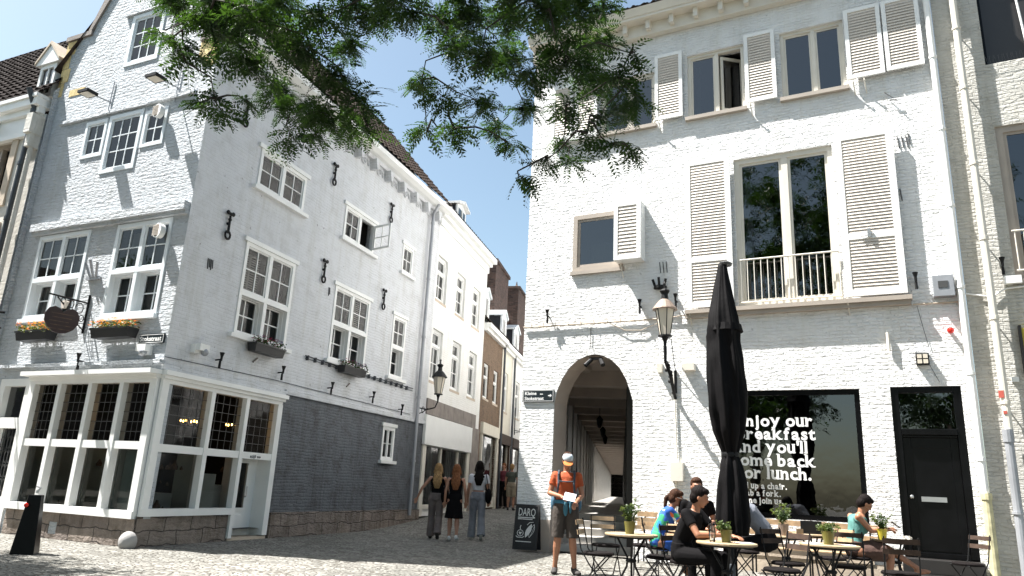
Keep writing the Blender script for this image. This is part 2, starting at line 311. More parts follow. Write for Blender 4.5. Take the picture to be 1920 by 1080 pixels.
def wall(mb, x0, x1, z0, top, holes=(), th=.3, extra=()):
    """front face at y=0 with real openings and reveals; top: number or list of (x,z); hole: (xa,xb,za,zb) or (xa,xb,za,[(x,z)..])"""
    tp = top if isinstance(top, list) else [(x0, top), (x1, top)]
    def at(pl, x):
        if x <= pl[0][0]: return pl[0][1]
        for (a, za), (b, zb) in zip(pl, pl[1:]):
            if a <= x <= b: return za if b-a < 1e-9 else za+(zb-za)*(x-a)/(b-a)
        return pl[-1][1]
    xs = {x0, x1, *[x for x, _ in tp], *extra}
    for h in holes:
        xs |= {h[0], h[1]}
        if isinstance(h[3], list): xs |= {x for x, _ in h[3]}
    xs = sorted(x for x in xs if x0-1e-9 <= x <= x1+1e-9)
    e = 1e-5
    for a, b in zip(xs, xs[1:]):
        if b-a < 1e-6: continue
        hs = sorted([h for h in holes if h[0] < (a+b)/2 < h[1]], key=lambda h: h[2])
        lo = (z0, z0)
        for h in hs:
            ht = h[3] if isinstance(h[3], list) else [(h[0], h[3]), (h[1], h[3])]
            mb.add([(a, 0, lo[0]), (b, 0, lo[1]), (b, 0, h[2]), (a, 0, h[2])], [(0, 1, 2, 3)])
            ta, tb = at(ht, a+e), at(ht, b-e)
            mb.add([(a, 0, ta), (b, 0, tb), (b, th, tb), (a, th, ta)], [(0, 1, 2, 3)])                       # soffit
            mb.add([(a, 0, h[2]), (b, 0, h[2]), (b, th, h[2]), (a, th, h[2])], [(3, 2, 1, 0)])               # sill
            if abs(a-h[0]) < 1e-6: mb.add([(a, 0, h[2]), (a, 0, ta), (a, th, ta), (a, th, h[2])], [(0, 1, 2, 3)])
            if abs(b-h[1]) < 1e-6: mb.add([(b, 0, h[2]), (b, 0, tb), (b, th, tb), (b, th, h[2])], [(3, 2, 1, 0)])
            lo = (ta, tb)
        mb.add([(a, 0, lo[0]), (b, 0, lo[1]), (b, 0, at(tp, b-e)), (a, 0, at(tp, a+e))], [(0, 1, 2, 3)])
    return mb
def window(parent, W, x0, x1, z0, z1, xs=(), zs=(), cells={}, dflt=(1, 1, 0), fw=.07, mw=.07, y=-.02, d=.1, fm='paint', gm='glass', rm=.5, sash=.035, mt=.022,
           head=0, sill=0, sill_out=.08, sillm=None, curtain=None, name='window', room=True, lead=False, clip=None, reveal=None):
    """a window part with its pane sub-part; rows from the bottom"""
    f = MB(); pane = MB(); led = MB()
    X = [x0] + list(xs) + [x1]; Z = [z0] + list(zs) + [z1]
    f.box(x0, x0+fw, y, y+d, z0, z1); f.box(x1-fw, x1, y, y+d, z0, z1); f.box(x0+fw, x1-fw, y, y+d, z1-fw, z1); f.box(x0+fw, x1-fw, y, y+d, z0, z0+fw)
    for z in zs: f.box(x0+fw, x1-fw, y, y+d, z-mw/2, z+mw/2)
    for i in range(len(Z)-1):
        a = Z[i]+(fw if i == 0 else mw/2); b = Z[i+1]-(fw if i == len(Z)-2 else mw/2)
        for x in xs:
            if (x, i) not in (clip or ()): f.box(x-mw/2, x+mw/2, y+.004, y+d, a, b)
        for j in range(len(X)-1):
            c = X[j]+(fw if j == 0 else mw/2); e = X[j+1]-(fw if j == len(X)-2 else mw/2)
            nx, nz, sb = cells.get((j, i), dflt)
            if nx == 0: continue
            yy = y+.03+sb; s = sash
            if sb > .03:   # reveal lining of a set-back casement
                f.box(c-.001, c+.012, y+d, yy+.03, a, b); f.box(e-.012, e+.001, y+d, yy+.03, a, b); f.box(c, e, y+d, yy+.03, b-.012, b+.001); f.box(c, e, y+d, yy+.03, a-.001, a+.012)
            if s:
                f.box(c, c+s, yy, yy+.035, a, b); f.box(e-s, e, yy, yy+.035, a, b); f.box(c+s, e-s, yy, yy+.035, b-s, b); f.box(c+s, e-s, yy, yy+.035, a, a+s)
            tgt = led if lead else f
            for k in range(1, nx): xx = c+s+(e-c-2*s)*k/nx; tgt.box(xx-mt/2, xx+mt/2, yy+.002, yy+.03, a+s, b-s)
            for k in range(1, nz): zz = a+s+(b-a-2*s)*k/nz; tgt.box(c+s, e-s, yy+.004, yy+.026, zz-mt/2, zz+mt/2)
            pane.add([(c+s, yy+.015, a+s), (e-s, yy+.015, a+s), (e-s, yy+.015, b-s), (c+s, yy+.015, b-s)], [(0, 1, 2, 3)])
    if head: f.box(x0-head, x1+head, y-.03, y+.03, z1, z1+.09)
    if sill: (f if sillm is None else MB()).box(x0-sill, x1+sill, y-sill_out, y+.05, z0-.08, z0)
    o = f.build(name, fm, parent, W)
    pane.build('pane', gm, o, W)
    if led.v: led.build('glazing_bars', 'lead', o, W)
    if sill and sillm: MB().box(x0-sill, x1+sill, y-sill_out, .05, z0-.08, z0).build('sill', sillm, o, W)
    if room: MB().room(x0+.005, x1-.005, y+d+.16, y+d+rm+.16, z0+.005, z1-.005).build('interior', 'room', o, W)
    if curtain:
        c = MB()
        for (a, b, za, zb) in curtain:
            n = max(2, int((b-a)/.04))
            for k in range(n):
                p, q = a+(b-a)*k/n, a+(b-a)*(k+1)/n; o1 = .015*(k % 2); o2 = .015*((k+1) % 2)
                c.add([(p, y+d+.2+o1, za), (q, y+d+.2+o2, za), (q, y+d+.2+o2, zb), (p, y+d+.2+o1, zb)], [(0, 1, 2, 3)])
        c.build('curtain', 'curtain', o, W)
    return o
def louvres(parent, W, x0, x1, z0, z1, y=-.07, n=None, rail=None, th=.045, name='shutter', fm='paint', lm='louvre', fr=.075, step=.062, arm=True):
    """shutter panel: frame part with louvre slats as sub-part"""
    f = MB(); L = MB(); Z = [z0] + ([rail] if rail else []) + [z1]
    f.box(x0, x0+fr, y, y+th, z0, z1); f.box(x1-fr, x1, y, y+th, z0, z1)
    for z in Z:
        a = z0 if z == z0 else (z1-fr if z == z1 else z-fr/2); f.box(x0+fr, x1-fr, y+.001, y+th-.001, a, a+fr)
    for i in range(len(Z)-1):
        a = Z[i]+(fr if i == 0 else fr/2); b = Z[i+1]-(fr if i == len(Z)-2 else fr/2); k = max(2, int((b-a)/step)); h = (b-a)/k
        for j in range(k):
            z = a+j*h
            L.add([(x0+fr, y+.006, z), (x1-fr, y+.006, z), (x1-fr, y+.026, z+h*1.0), (x0+fr, y+.026, z+h*1.0),
                   (x0+fr, y+.012, z+.008), (x1-fr, y+.012, z+.008), (x1-fr, y+.032, z+h*1.0+.008), (x0+fr, y+.032, z+h*1.0+.008)],
                  [(0, 1, 2, 3), (7, 6, 5, 4), (0, 4, 5, 1), (1, 5, 6, 2), (2, 6, 7, 3), (3, 7, 4, 0)])
    o = f.build(name, fm, parent, W); L.build('louvre_slats', lm, o, W); return o
def tiles(parent, W, x0, x1, p0, p1, mat, name='roof', cw=.24, ch=.32, amp=.035, xs0=None, xs1=None):
    """pantiles from eave p0=(y,z) up to ridge p1=(y,z) in the frame's coordinates: rolls across, steps up the slope"""
    L = math.hypot(p1[0]-p0[0], p1[1]-p0[1]); ny = int(L/ch); uy, uz = (p1[0]-p0[0])/L, (p1[1]-p0[1])/L; ny_, nz_ = -uz, uy
    cols = int((x1-x0)/cw*6); vs = []; fs = []
    rows = []
    for r in range(ny): rows += [(r*ch-.02, .045), ((r+1)*ch-.021, .0)]
    for d, lift in rows:
        for c in range(cols+1):
            t = c/6*2*math.pi; x = x0+(x1-x0)*c/cols
            hgt = amp*(0.5+0.5*math.sin(t)) + lift + .006*math.sin(c*1.7+d*9)
            vs.append((x, p0[0]+uy*d+ny_*hgt, p0[1]+uz*d+nz_*hgt))
    n = cols+1
    for r in range(len(rows)-1): fs += [(r*n+c, r*n+c+1, (r+1)*n+c+1, (r+1)*n+c) for c in range(cols)]
    m = MB().add(vs, fs); return m.build(name, mat, parent, W)
# ------------------------------------------------------------------ frames of the facades (x to the right seen from outside, -y outward)
BX, BY = -5.938, 12.506
FG = frame(BX, BY, math.atan2(-.425, .905)); FL = frame(BX, BY, math.atan2(.93835, .34569))
FR = frame(.3245, 16.1006, math.atan2(-.47725, .87877))
FW = frame(-2.412, 22.077, math.atan2(.96656, .25645)); FB = frame(-.9886, 27.4418, math.atan2(.97980, .19996))
def pt(F, x, y, z): return F @ Vector((x, y, z))

# ------------------------------------------------------------------ ground: setts, rising gently up the street
def gz(x, y):
    s = (x-BX)*.34569+(y-BY)*.93835; k = min(1, max(0, (s-6.5)/6.5)); k = k*k*(3-2*k)
    z = .36*k + max(0, s-13)*.004
    side = (x-.3)*.988-(y-16.1)*.157            # right of the arcade wall: keep level
    return z
def ground_mat():
    m, N, Lk, p = newmat('grey_setts'); p.inputs['Roughness'].default_value = .75; p.inputs['Specular IOR Level'].default_value = .35
    tc = N.new('ShaderNodeTexCoord'); mp = N.new('ShaderNodeMapping'); mp.inputs['Scale'].default_value = (1, 1, 0); mp.inputs['Rotation'].default_value = (0, 0, .6)
    Lk.new(tc.outputs['Object'], mp.inputs['Vector'])
    wn = N.new('ShaderNodeTexNoise'); wn.inputs['Scale'].default_value = .9; Lk.new(mp.outputs[0], wn.inputs['Vector'])
    vs = N.new('ShaderNodeVectorMath'); vs.operation = 'SCALE'; vs.inputs['Scale'].default_value = .5; Lk.new(wn.outputs['Color'], vs.inputs[0])
    va = N.new('ShaderNodeVectorMath'); va.operation = 'ADD'; Lk.new(mp.outputs[0], va.inputs[0]); Lk.new(vs.outputs[0], va.inputs[1])
    vo = N.new('ShaderNodeTexVoronoi'); vo.feature = 'DISTANCE_TO_EDGE'; vo.inputs['Scale'].default_value = 11; vo.inputs['Randomness'].default_value = .55; Lk.new(va.outputs[0], vo.inputs['Vector'])
    vc = N.new('ShaderNodeTexVoronoi'); vc.inputs['Scale'].default_value = 11; vc.inputs['Randomness'].default_value = .55; Lk.new(va.outputs[0], vc.inputs['Vector'])
    r = N.new('ShaderNodeValToRGB'); r.color_ramp.elements[0].position = 0.02; r.color_ramp.elements[1].position = .14; r.color_ramp.interpolation = 'EASE'; Lk.new(vo.outputs['Distance'], r.inputs['Fac'])
    g = N.new('ShaderNodeSeparateColor'); Lk.new(vc.outputs['Color'], g.inputs[0])
    cr = N.new('ShaderNodeValToRGB'); e = cr.color_ramp.elements; e[0].color = (.16, .155, .145, 1); e[1].color = (.31, .30, .28, 1); e.new(.5).color = (.24, .235, .22, 1); Lk.new(g.outputs[0], cr.inputs['Fac'])
    mx = N.new('ShaderNodeMix'); mx.data_type = 'RGBA'; Lk.new(r.outputs[0], mx.inputs['Factor']); mx.inputs['A'].default_value = (.10, .092, .078, 1); Lk.new(cr.outputs[0], mx.inputs['B'])
    bn = N.new('ShaderNodeTexNoise'); bn.inputs['Scale'].default_value = .5; bn.inputs['Detail'].default_value = 6; Lk.new(mp.outputs[0], bn.inputs['Vector'])
    br = N.new('ShaderNodeValToRGB'); br.color_ramp.elements[0].position = .35; br.color_ramp.elements[1].position = .65; br.color_ramp.elements[0].color = (.8, .8, .76, 1); br.color_ramp.elements[1].color = (1.06, 1.04, 1, 1); Lk.new(bn.outputs['Fac'], br.inputs['Fac'])
    mm = N.new('ShaderNodeMix'); mm.data_type = 'RGBA'; mm.blend_type = 'MULTIPLY'; mm.inputs['Factor'].default_value = 1; Lk.new(mx.outputs['Result'], mm.inputs['A']); Lk.new(br.outputs[0], mm.inputs['B'])
    Lk.new(mm.outputs['Result'], p.inputs['Base Color'])
    hn = N.new('ShaderNodeTexNoise'); hn.inputs['Scale'].default_value = 30; Lk.new(mp.outputs[0], hn.inputs['Vector'])
    h = math_node(N, Lk, 'ADD', math_node(N, Lk, 'ADD', r.outputs[0], math_node(N, Lk, 'MULTIPLY', g.outputs[1], .9)), math_node(N, Lk, 'MULTIPLY', hn.outputs['Fac'], .35))
    b = N.new('ShaderNodeBump'); b.inputs['Distance'].default_value = .020; Lk.new(h, b.inputs['Height']); Lk.new(b.outputs[0], p.inputs['Normal'])
    return m
xs = sorted(set([-300, -120, -60, -30, -20] + [x*.5-14 for x in range(60)] + [20, 30, 60, 120, 300])); ys = sorted(set([-300, -100, -40, -20, -10, 0, 5] + [8+y*.5 for y in range(76)] + [50, 60, 100, 300]))
g = MB(); nx = len(xs)
g.add([(x, y, gz(x, y)) for y in ys for x in xs], [(j*nx+i, j*nx+i+1, (j+1)*nx+i+1, (j+1)*nx+i) for j in range(len(ys)-1) for i in range(nx-1)])
g.build('ground', ground_mat(), smooth=True, kind='structure')

# ================================================================== CORNER HOUSE (grey, two facades)
H = empty('corner_house', (BX, BY, 0), label='pale blue-grey painted gabled corner house with white shopfront, left of the street', category='house')
# gable wall towards the square
holes = [(-3.38, 0, .44, 2.85), (-4.35, -3.42, .1, 2.68), (-4.18, -2.62, 3.98, 5.75), (-1.86, -.38, 3.9, 5.72), (-3.5, -2.84, 7.36, 8.2), (-2.78, -1.78, 6.93, 8.22), (-1.72, -1.08, 7.34, 8.14), (-2.72, -1.72, 9.36, 10.6)]
top = [(-4.78, 10.45), (-4.02, 10.45), (-3.86, 10.9), (-3.66, 11.28), (-3.2, 12.0), (-2.9, 12.7), (-2.75, 13.5), (-1.95, 13.5), (-1.8, 12.7), (-1.5, 12.0), (-.95, 10.9), (-.55, 9.95), (-.5, 9.45), (0, 9.45)]
wall(MB(), -4.78, 0, 0, top, holes, th=.28).build('wall', 'gable_brick', H, FG)
MB().prism([(-4.84, 10.452), (-4.0, 10.452), (-4.0, 10.56), (-4.84, 10.56)], -.05, .32).build('coping', 'brown_stone', H, FG)
MB().prism([(-4.02, 10.56), (-3.60, 11.28), (-3.12, 12.0), (-2.80, 12.7), (-2.7, 13.6), (-2.82, 13.6), (-3.0, 12.76), (-3.3, 12.06), (-3.77, 11.34), (-4.12, 10.56)], -.05, .32).build('coping', 'brown_stone', H, FG)
MB().prism([(-.5, 9.452), (.06, 9.452), (.06, 9.56), (-.5, 9.56)], -.05, .32).build('coping', 'brown_stone', H, FG)
q = []
for k, (z, wd) in enumerate([(10.1, .3), (9.75, .2), (9.4, .28), (9.05, .18)]): q.append((-4.8, -4.8+wd, -.012, .04, z, z+.33))
q += [(-4.35, -3.85, -.011, .04, 8.98, 9.14), (-.5, -.02, -.012, .04, 9.1, 9.44), (-.32, -.02, -.012, .04, 8.86, 9.1)]
each('yellow_quoin', 'yellow_stone', H, FG, q)
each('string_course', 'gable_brick', H, FG, [(-4.40, -.4, -.06, .0, 8.28, 8.36), (-4.40, -.02, -.13, .0, 5.82, 5.98), (-4.38, -.02, -.08, .0, 5.75, 5.818), (-4.4, .05, -.12, 0, 3.0, 3.06), (-2.95, -1.5, -.06, 0, 10.62, 10.7)])
# windows of the gable
window(H, FG, -2.72, -1.72, 9.36, 10.6, cells={(0, 0): (3, 3, 0)}, fm='lit_frame', fw=.09, sash=.05, curtain=[(-2.6, -1.85, 9.45, 10.5)], name='window')
window(H, FG, -3.5, -2.84, 7.36, 8.2, cells={(0, 0): (2, 2, 0)}, fm='lit_frame', fw=.07)
window(H, FG, -2.78, -1.78, 6.93, 8.22, cells={(0, 0): (3, 3, 0)}, fm='lit_frame', fw=.08, sash=.045)
window(H, FG, -1.72, -1.08, 7.34, 8.14, cells={(0, 0): (2, 2, 0)}, fm='lit_frame', fw=.07)
for a, b in ((-4.18, -2.62), (-1.86, -.38)):
    mid = (a+b)/2
    o = window(H, FG, a, b, 3.98 if a < -3 else 3.9, 5.73, xs=[mid], zs=[4.78], cells={(0, 1): (2, 2, 0), (1, 1): (2, 2, 0), (0, 0): (2, 2, .16), (1, 0): (2, 2, .16)}, fm='lit_frame', fw=.08, mw=.09, sill=.03, sill_out=.06,
               curtain=[(a+.1, mid-.1, 4.85, 5.65), (mid+.1, b-.4, 4.85, 5.65), (a+.1, a+.35, 4.1, 4.7)] if a < -3 else [(a+.1, a+.3, 4.85, 5.65), (mid+.05, mid+.3, 4.9, 5.6)])
# ---- shopfront on the gable side: 4 leaded bays over 4 display bays
bx = [-3.38, -2.52, -1.68, -.86, -.02]
def shopfront(F, bounds, zb, zt, zmid, ztop, last_door=False, nx=5, nz=6):
    f = MB(); pn = MB(); ld = MB(); disp = MB()
    for i, b in enumerate(bounds):
        wd = .10 if 0 < i < len(bounds)-1 else .15
        x = b if 0 < i < len(bounds)-1 else (b+.07 if i == 0 else b-.07)
        f.box(x-wd/2, x+wd/2, -.06, .14, zb+.1 if not (last_door and i >= len(bounds)-2) else .05+(.0 if i < len(bounds)-1 else .02), zt)
    a, b = bounds[0], bounds[-1]
    f.box(a, b, -.045, .12, zmid-.09, zmid+.04); f.box(a, b, -.05, .12, zt-.001, ztop-.06); f.box(a-.04, b+.06, -.26 if F is FG else -.15, .05, ztop-.06, ztop+.02); f.box(a-.02, b+.03, -.10, .05, ztop-.12, ztop-.06)
    zr = bounds[-2] if last_door else bounds[-1]
    f.box(a, zr, -.08, .14, zb, zb+.12)
    o = f.build('shopfront', 'paint', H, F)
    for i in range(len(bounds)-1):
        x0, x1 = bounds[i]+(.14 if i == 0 else .05), bounds[i+1]-(.14 if i == len(bounds)-2 else .05)
        pn.add([(x0, .05, zmid+.04), (x1, .05, zmid+.04), (x1, .05, zt), (x0, .05, zt)], [(0, 1, 2, 3)])
        for k in range(1, nx): xx = x0+(x1-x0)*k/nx; ld.box(xx-.005, xx+.005, .043, .053, zmid+.04, zt)
        for k in range(1, nz): zz = zmid+.04+(zt-zmid-.04)*k/nz; ld.box(x0, x1, .042, .054, zz-.005, zz+.005)
        if last_door and i == len(bounds)-2: continue
        pn.add([(x0, .08, zb+.12), (x1, .08, zb+.12), (x1, .08, zmid-.09), (x0, .08, zmid-.09)], [(0, 1, 2, 3)])
        disp.box(x0+.001, x0+.02, .12, .62, zb+.1, zmid-.09); disp.box(x0, x1, .141, .75, zb+.02, zb+.10)
    pn.build('pane', 'shop_glass', o, F); ld.build('leaded_bars', 'lead', o, F); disp.build('display_lining', 'display', o, F)
    return o
shopfront(FG, bx, .44, 2.68, 1.64, 2.87)
shopfront(FL, [.02, 1.27, 2.24, 3.33], .48, 2.68, 1.62, 2.87, last_door=True)
# shop door on the street side
dm = MB(); dm.box(2.29, 2.36, .28, .33, .06, 1.53); dm.box(2.93, 3.0, .28, .33, .06, 1.53); dm.box(2.36, 2.93, .28, .33, 1.45, 1.53); dm.box(2.36, 2.93, .28, .33, .06, .58); dm.box(2.36, 2.93, .262, .28, .53, .585); dm.box(2.42, 2.87, .264, .28, .16, .46)
dm.box(3.0, 3.2, .29, .32, .05, 1.53); dm.box(3.2, 3.23, .1, .33, .05, 1.56); dm.box(2.27, 2.2905, .1, .33, .05, 1.56); dm.box(2.29, 3.2, .1, .33, 1.531, 1.56)
d = dm.build('door', 'paint', H, FL); MB().add([(2.36, .3, .58), (2.93, .3, .58), (2.93, .3, 1.45), (2.36, .3, 1.45)], [(0, 1, 2, 3)]).build('pane', 'shop_glass', d, FL)
MB().bar((2.90, .27, .8), (2.90, .22, .8), .012).bar((2.90, .22, .8), (2.90, .22, 1.0), .012).build('handle', 'steel', d, FL)
text('stijl no', .085, 'iron', d, FL, 2.52, 1.555, -.052, space=1.3)
# the narrow grilled door left of the shopfront
dg = MB(); dg.box(-4.35, -4.2, -.02, .2, .12, 2.80); dg.box(-3.56, -3.42, -.02, .2, .12, 2.80); dg.box(-4.2, -3.56, -.02, .2, 1.86, 2.06); dg.box(-4.2, -3.56, -.02, .2, 2.66, 2.80); dg.box(-4.2, -3.56, .08, .14, .12, .62); dg.box(-4.2, -4.1, .08, .14, .62, 1.86); dg.box(-3.66, -3.56, .08, .14, .62, 1.86)
d = dg.build('door', 'paint', H, FG)
gr = MB()
for x in (-4.08, -3.97, -3.88, -3.79, -3.68): gr.bar((x, .07, .62), (x, .07, 1.86), .008, n=6)
for zc in (.82, 1.08, 1.34, 1.6):
    for xc in (-4.02, -3.83, -3.73): gr.tube([(xc+.05*math.cos(t), .066, zc+.11*math.sin(t)) for t in [k*math.pi/5 for k in range(11)]], .006, 5)
gr.build('iron_grille', 'lead', d, FG)
MB().add([(-4.1, .11, .62), (-3.66, .11, .62), (-3.66, .11, 1.86), (-4.1, .11, 1.86), (-4.2, .1, 2.06), (-3.56, .1, 2.06), (-3.56, .1, 2.66), (-4.2, .1, 2.66)], [(0, 1, 2, 3), (4, 5, 6, 7)]).build('pane', 'dark_glass', d, FG)
MB().box(-4.45, -3.42, -.25, .2, 0, .12).build('doorstep', 'beige_stone', H, FG)
# stone base
b = MB(); wall(b, -3.34, .015, -.02, .44, [(-2.1, -1.88, .08, .28)], th=.2); b.add([(-3.34, 0, .44), (.015, 0, .44), (.0, .14, .44), (-3.34, .14, .44)], [(0, 1, 2, 3)])
b.xform(Matrix.Translation((0, -.015, 0))); b.build('stone_base', 'plinth', H, FG)
MB().box(-2.1, -1.88, .1, .15, .08, .28).tube([(-2.06, .06, .08), (-2.06, .06, .28)], .006).tube([(-1.99, .06, .08), (-1.99, .06, .28)], .006).tube([(-1.92, .06, .08), (-1.92, .06, .28)], .006).build('cellar_vent', 'iron', H, FG)
b = MB(); wall(b, .0, 2.22, -.02, .48, th=.2); b.xform(Matrix.Translation((0, -.012, 0))); b.add([(0, -.012, .48), (2.22, -.012, .48), (2.22, .1, .48), (0, .1, .48)], [(0, 1, 2, 3)]); b.build('stone_base', 'plinth', H, FL)
MB().box(2.22, 3.34, -.03, .3, -.05, .055).build('doorstep', 'beige_stone', H, FL)
b = MB(); wall(b, 3.42, 10.2, -.02, .5, th=.1); b.xform(Matrix.Translation((0, -.05, 0))); b.add([(3.42, -.05, .5), (10.2, -.05, .5), (10.2, .05, .5), (3.42, .05, .5)], [(0, 1, 2, 3)]); b.add([(3.42, -.05, 0), (3.42, -.05, .5), (3.42, .05, .5), (3.42, .05, 0)], [(0, 1, 2, 3)])
b.build('stone_base', 'plinth', H, FL)
MB().ell((0, 0, .10), (.14, .14, .16), 16, 10).xform(Matrix.Translation((.03, -.10, 0))).build('guard_stone', plain('grey_guard_stone', (.30, .29, .28), .8, bump=.01, bscale=12, var=.2), H, FG, smooth=True)
# ---- street wall
LW = [(1.6, 3.2, 6.98, 7.84), (4.87, 6.34, 7.0, 7.86), (7.93, 8.58, 7.03, 7.86), (1.57, 3.2, 3.87, 5.77), (4.82, 6.47, 3.94, 5.76), (7.75, 8.52, 4.0, 5.72)]
wall(MB(), 0, 10.2, 2.95, 9.75, LW, th=.22).build('wall', 'side_render', H, FL)
wall(MB(), 3.38, 10.2, .3, 2.95, [(7.74, 8.40, 1.77, 2.66)], th=.22).build('lower_wall', 'slate_paint', H, FL)
each('string_course', 'side_render', H, FL, [(-.03, 3.4, -.055, 0, 2.9, 2.99), (3.4, 10.2, -.055, 0, 2.93, 3.03)])
for i, (a, b, c, d_) in enumerate(LW[:3]):
    if i == 0: window(H, FL, a, b, c, d_, xs=[2.4], cells={(0, 0): (2, 2, 0), (1, 0): (2, 2, 0)}, head=.1, sill=.12, fw=.08, mw=.1, curtain=[(a+.1, b-.1, 7.55, 7.8)])
    if i == 1:
        o = window(H, FL, a, b, c, d_, xs=[5.6], cells={(0, 0): (2, 2, 0), (1, 0): (0, 0, 0)}, head=.1, sill=.12, fw=.08, mw=.1)
        s_ = MB(); s_.box(0, .6, 0, .035, 0, .05).box(0, .6, 0, .035, .62, .67).box(0, .05, 0, .035, .05, .62).box(.55, .6, 0, .035, .05, .62).box(.29, .31, .005, .03, .05, .62).box(.05, .55, .006, .029, .32, .34)
        s_.xform(Matrix.Translation((6.22, -.05, 7.1)) @ Matrix.Rotation(R(-105), 4, 'Z')); s_.build('open_casement', 'paint', o, FL)
    if i == 2: window(H, FL, a, b, c, d_, cells={(0, 0): (2, 2, 0)}, head=.08, sill=.1, fw=.07, curtain=[(a+.08, b-.08, c+.08, d_-.08)])
for i, (a, b, c, d_) in enumerate(LW[3:]):
    mid = (a+b)/2; zt_ = 4.72 if i == 0 else 4.84
    cur = [[(b-.45, b-.15, 4.8, 5.6), (a+.12, a+.35, 4.0, 4.5)], [(a+.1, mid-.1, 4.95, 5.65), (a+.1, a+.4, 4.05, 4.7)], [(a+.1, b-.1, 4.95, 5.6)]][i]
    o = window(H, FL, a, b, c, d_, xs=[mid] if i < 2 else [], zs=[zt_], cells={(0, 1): (2, 2, 0), (1, 1): (2, 2, 0), (0, 0): (2, 2, .15) if i < 2 else (1, 2, .15), (1, 0): (2, 2, .15)}, head=.08, sill=.14, fw=.08, mw=.1, curtain=cur, mt=.025)
    if i < 2:   # louvred inner shutters seen through the panes
        lv = MB(); x0, x1 = (a+.1, a+.72) if i == 0 else (mid+.08, b-.1)
        for k in range(16):
            z = zt_+.1+k*.05; lv.box(x0, (x0+x1)/2-.02, .19, .2, z, z+.03).box((x0+x1)/2+.02, x1, .19, .2, z, z+.03)
        lv.box((x0+x1)/2-.03, (x0+x1)/2+.03, .185, .21, zt_+.1, zt_+.9).build('inner_louvres', 'louvre', o, FL)
window(H, FL, 7.74, 8.40, 1.77, 2.66, xs=[8.07], cells={(0, 0): (1, 2, 0), (1, 0): (1, 2, 0)}, head=.07, sill=.09, fw=.08, mw=.05, sash=.02)
# iron wall anchors
for u, z in ((.97, 8.53), (.97, 6.12), (4.2, 8.62), (7.04, 8.70), (4.24, 6.17), (7.08, 6.22)):
    a = MB(); a.bar((u, -.05, z-.04), (u, -.05, z-.4), .022, .026).bar((u-.07, -.05, z), (u+.07, -.05, z), .03, .03).ell((u-.07, -.05, z+.01), (.045, .03, .045)).ell((u+.07, -.05, z+.01), (.045, .03, .045)).ell((u, -.05, z-.12), (.04, .03, .04))
    a.tube([(u+.07*math.sin(t), -.05, z-.44-.08*math.cos(t)) for t in [k*2*math.pi/10 for k in range(11)]], .022, 6).bar((u, -.04, z-.2), (u, .02, z-.2), .03); a.build('wall_anchor', 'iron', H, FL)
for u, z, n in ((.62, 5.1, 4), (4.55, 5.62, 2)):
    a = MB()
    for k in range(n): a.bar((u+k*.04, -.012, z), (u+k*.04+.02, -.012, z-.2+.04*(k % 2)), .010)
    a.build('rusty_cramp', 'lead', H, FL)
for u in (2.25, 5.75): MB().bar((u, -.02, 3.42), (u+.12, -.02, 3.52), .016).build('rusty_cramp', 'brown_stone', H, FL)
# cable with clips under the windows, thin cable above the band
c = MB().tube([(3.93, -.04, 3.86), (5.2, -.05, 3.84), (6.5, -.04, 3.82), (7.4, -.05, 3.84), (9.2, -.04, 3.86)], .014).tube([(3.93, -.04, 3.80), (9.2, -.04, 3.79)], .008).tube([(0, -.02, 3.12), (3, -.02, 3.17), (9.2, -.02, 3.12)], .007)
for k in range(17): c.box(4.0+k*.3, 4.03+k*.3, -.07, 0, 3.77, 3.88)
c.build('cable_run', 'dark_zinc', H, FL)
# corbel table, gutter
cb = MB(); cb.box(0, 10.2, -.10, 0, 9.50, 9.62)
for k in range(13):
    u = .35+k*.78; cb.prism([(u-.09, 9.5), (u-.02, 9.22), (u+.06, 9.22), (u+.12, 9.5)], -.22, 0)
    m = u+.40; cb.tube([(m+.1*math.cos(t), -.03, 9.34+.1*math.sin(t)) for t in [j*math.pi/5 for j in range(11)]], .02, 5); cb.ell((m, -.02, 9.34), (.04, .04, .04), 6, 5)
    cb.tube([(m+.24*math.cos(t), -.02, 9.27+.22*math.sin(t)) for t in [j*math.pi/6 for j in range(7)]], .025, 5)
cb.build('corbel_table', 'side_render', H, FL)
gt = MB(); gt.add([(.06, -.22, 9.62), (10.3, -.22, 9.62), (10.3, -.36, 9.68), (.06, -.36, 9.68), (.06, -.38, 9.80), (10.3, -.38, 9.80), (10.3, 0, 9.80), (.06, 0, 9.80), (.06, 0, 9.62), (10.3, 0, 9.62)],
                  [(0, 1, 9, 8), (3, 2, 1, 0), (4, 5, 2, 3), (7, 6, 5, 4), (0, 8, 7, 4, 3), (1, 2, 5, 6, 9)]); gt.build('gutter', 'paint', H, FL)
# roof: street slope with tiles, rear slope, verges
tiles(H, FL, .05, 10.25, (-.34, 9.84), (2.35, 12.98), 'tile_brown', cw=.25, ch=.30, amp=.045)
MB().add([(.3, 2.35, 12.9), (10.2, 2.35, 12.9), (10.2, 4.9, 9.7), (.3, 4.9, 9.7)], [(0, 1, 2, 3)]).bar((.3, 2.35, 12.98), (10.25, 2.35, 12.98), .09).build('rear_roof', 'tile_brown', H, FL)
MB().add([(10.2, 0, 0), (10.2, 4.8, 0), (10.2, 4.8, 9.6), (10.2, 2.35, 12.9), (10.2, 0, 9.7), (.5, 4.8, 0), (.5, 4.8, 9.6), (.3, 2.35, 12.9), (.3, .1, 9.7), (.3, 4.6, 9.7)], [(0, 1, 2, 3, 4), (5, 1, 2, 6)]).build('back_wall', 'side_render', H, FL)
MB().box(10.2, 10.27, -.36, .1, 9.70, 9.88).prism([(10.2, 9.8), (10.28, 9.8), (10.28, 9.9), (10.2, 9.9)], 0, .1).build('verge_board', 'paint', H, FL)
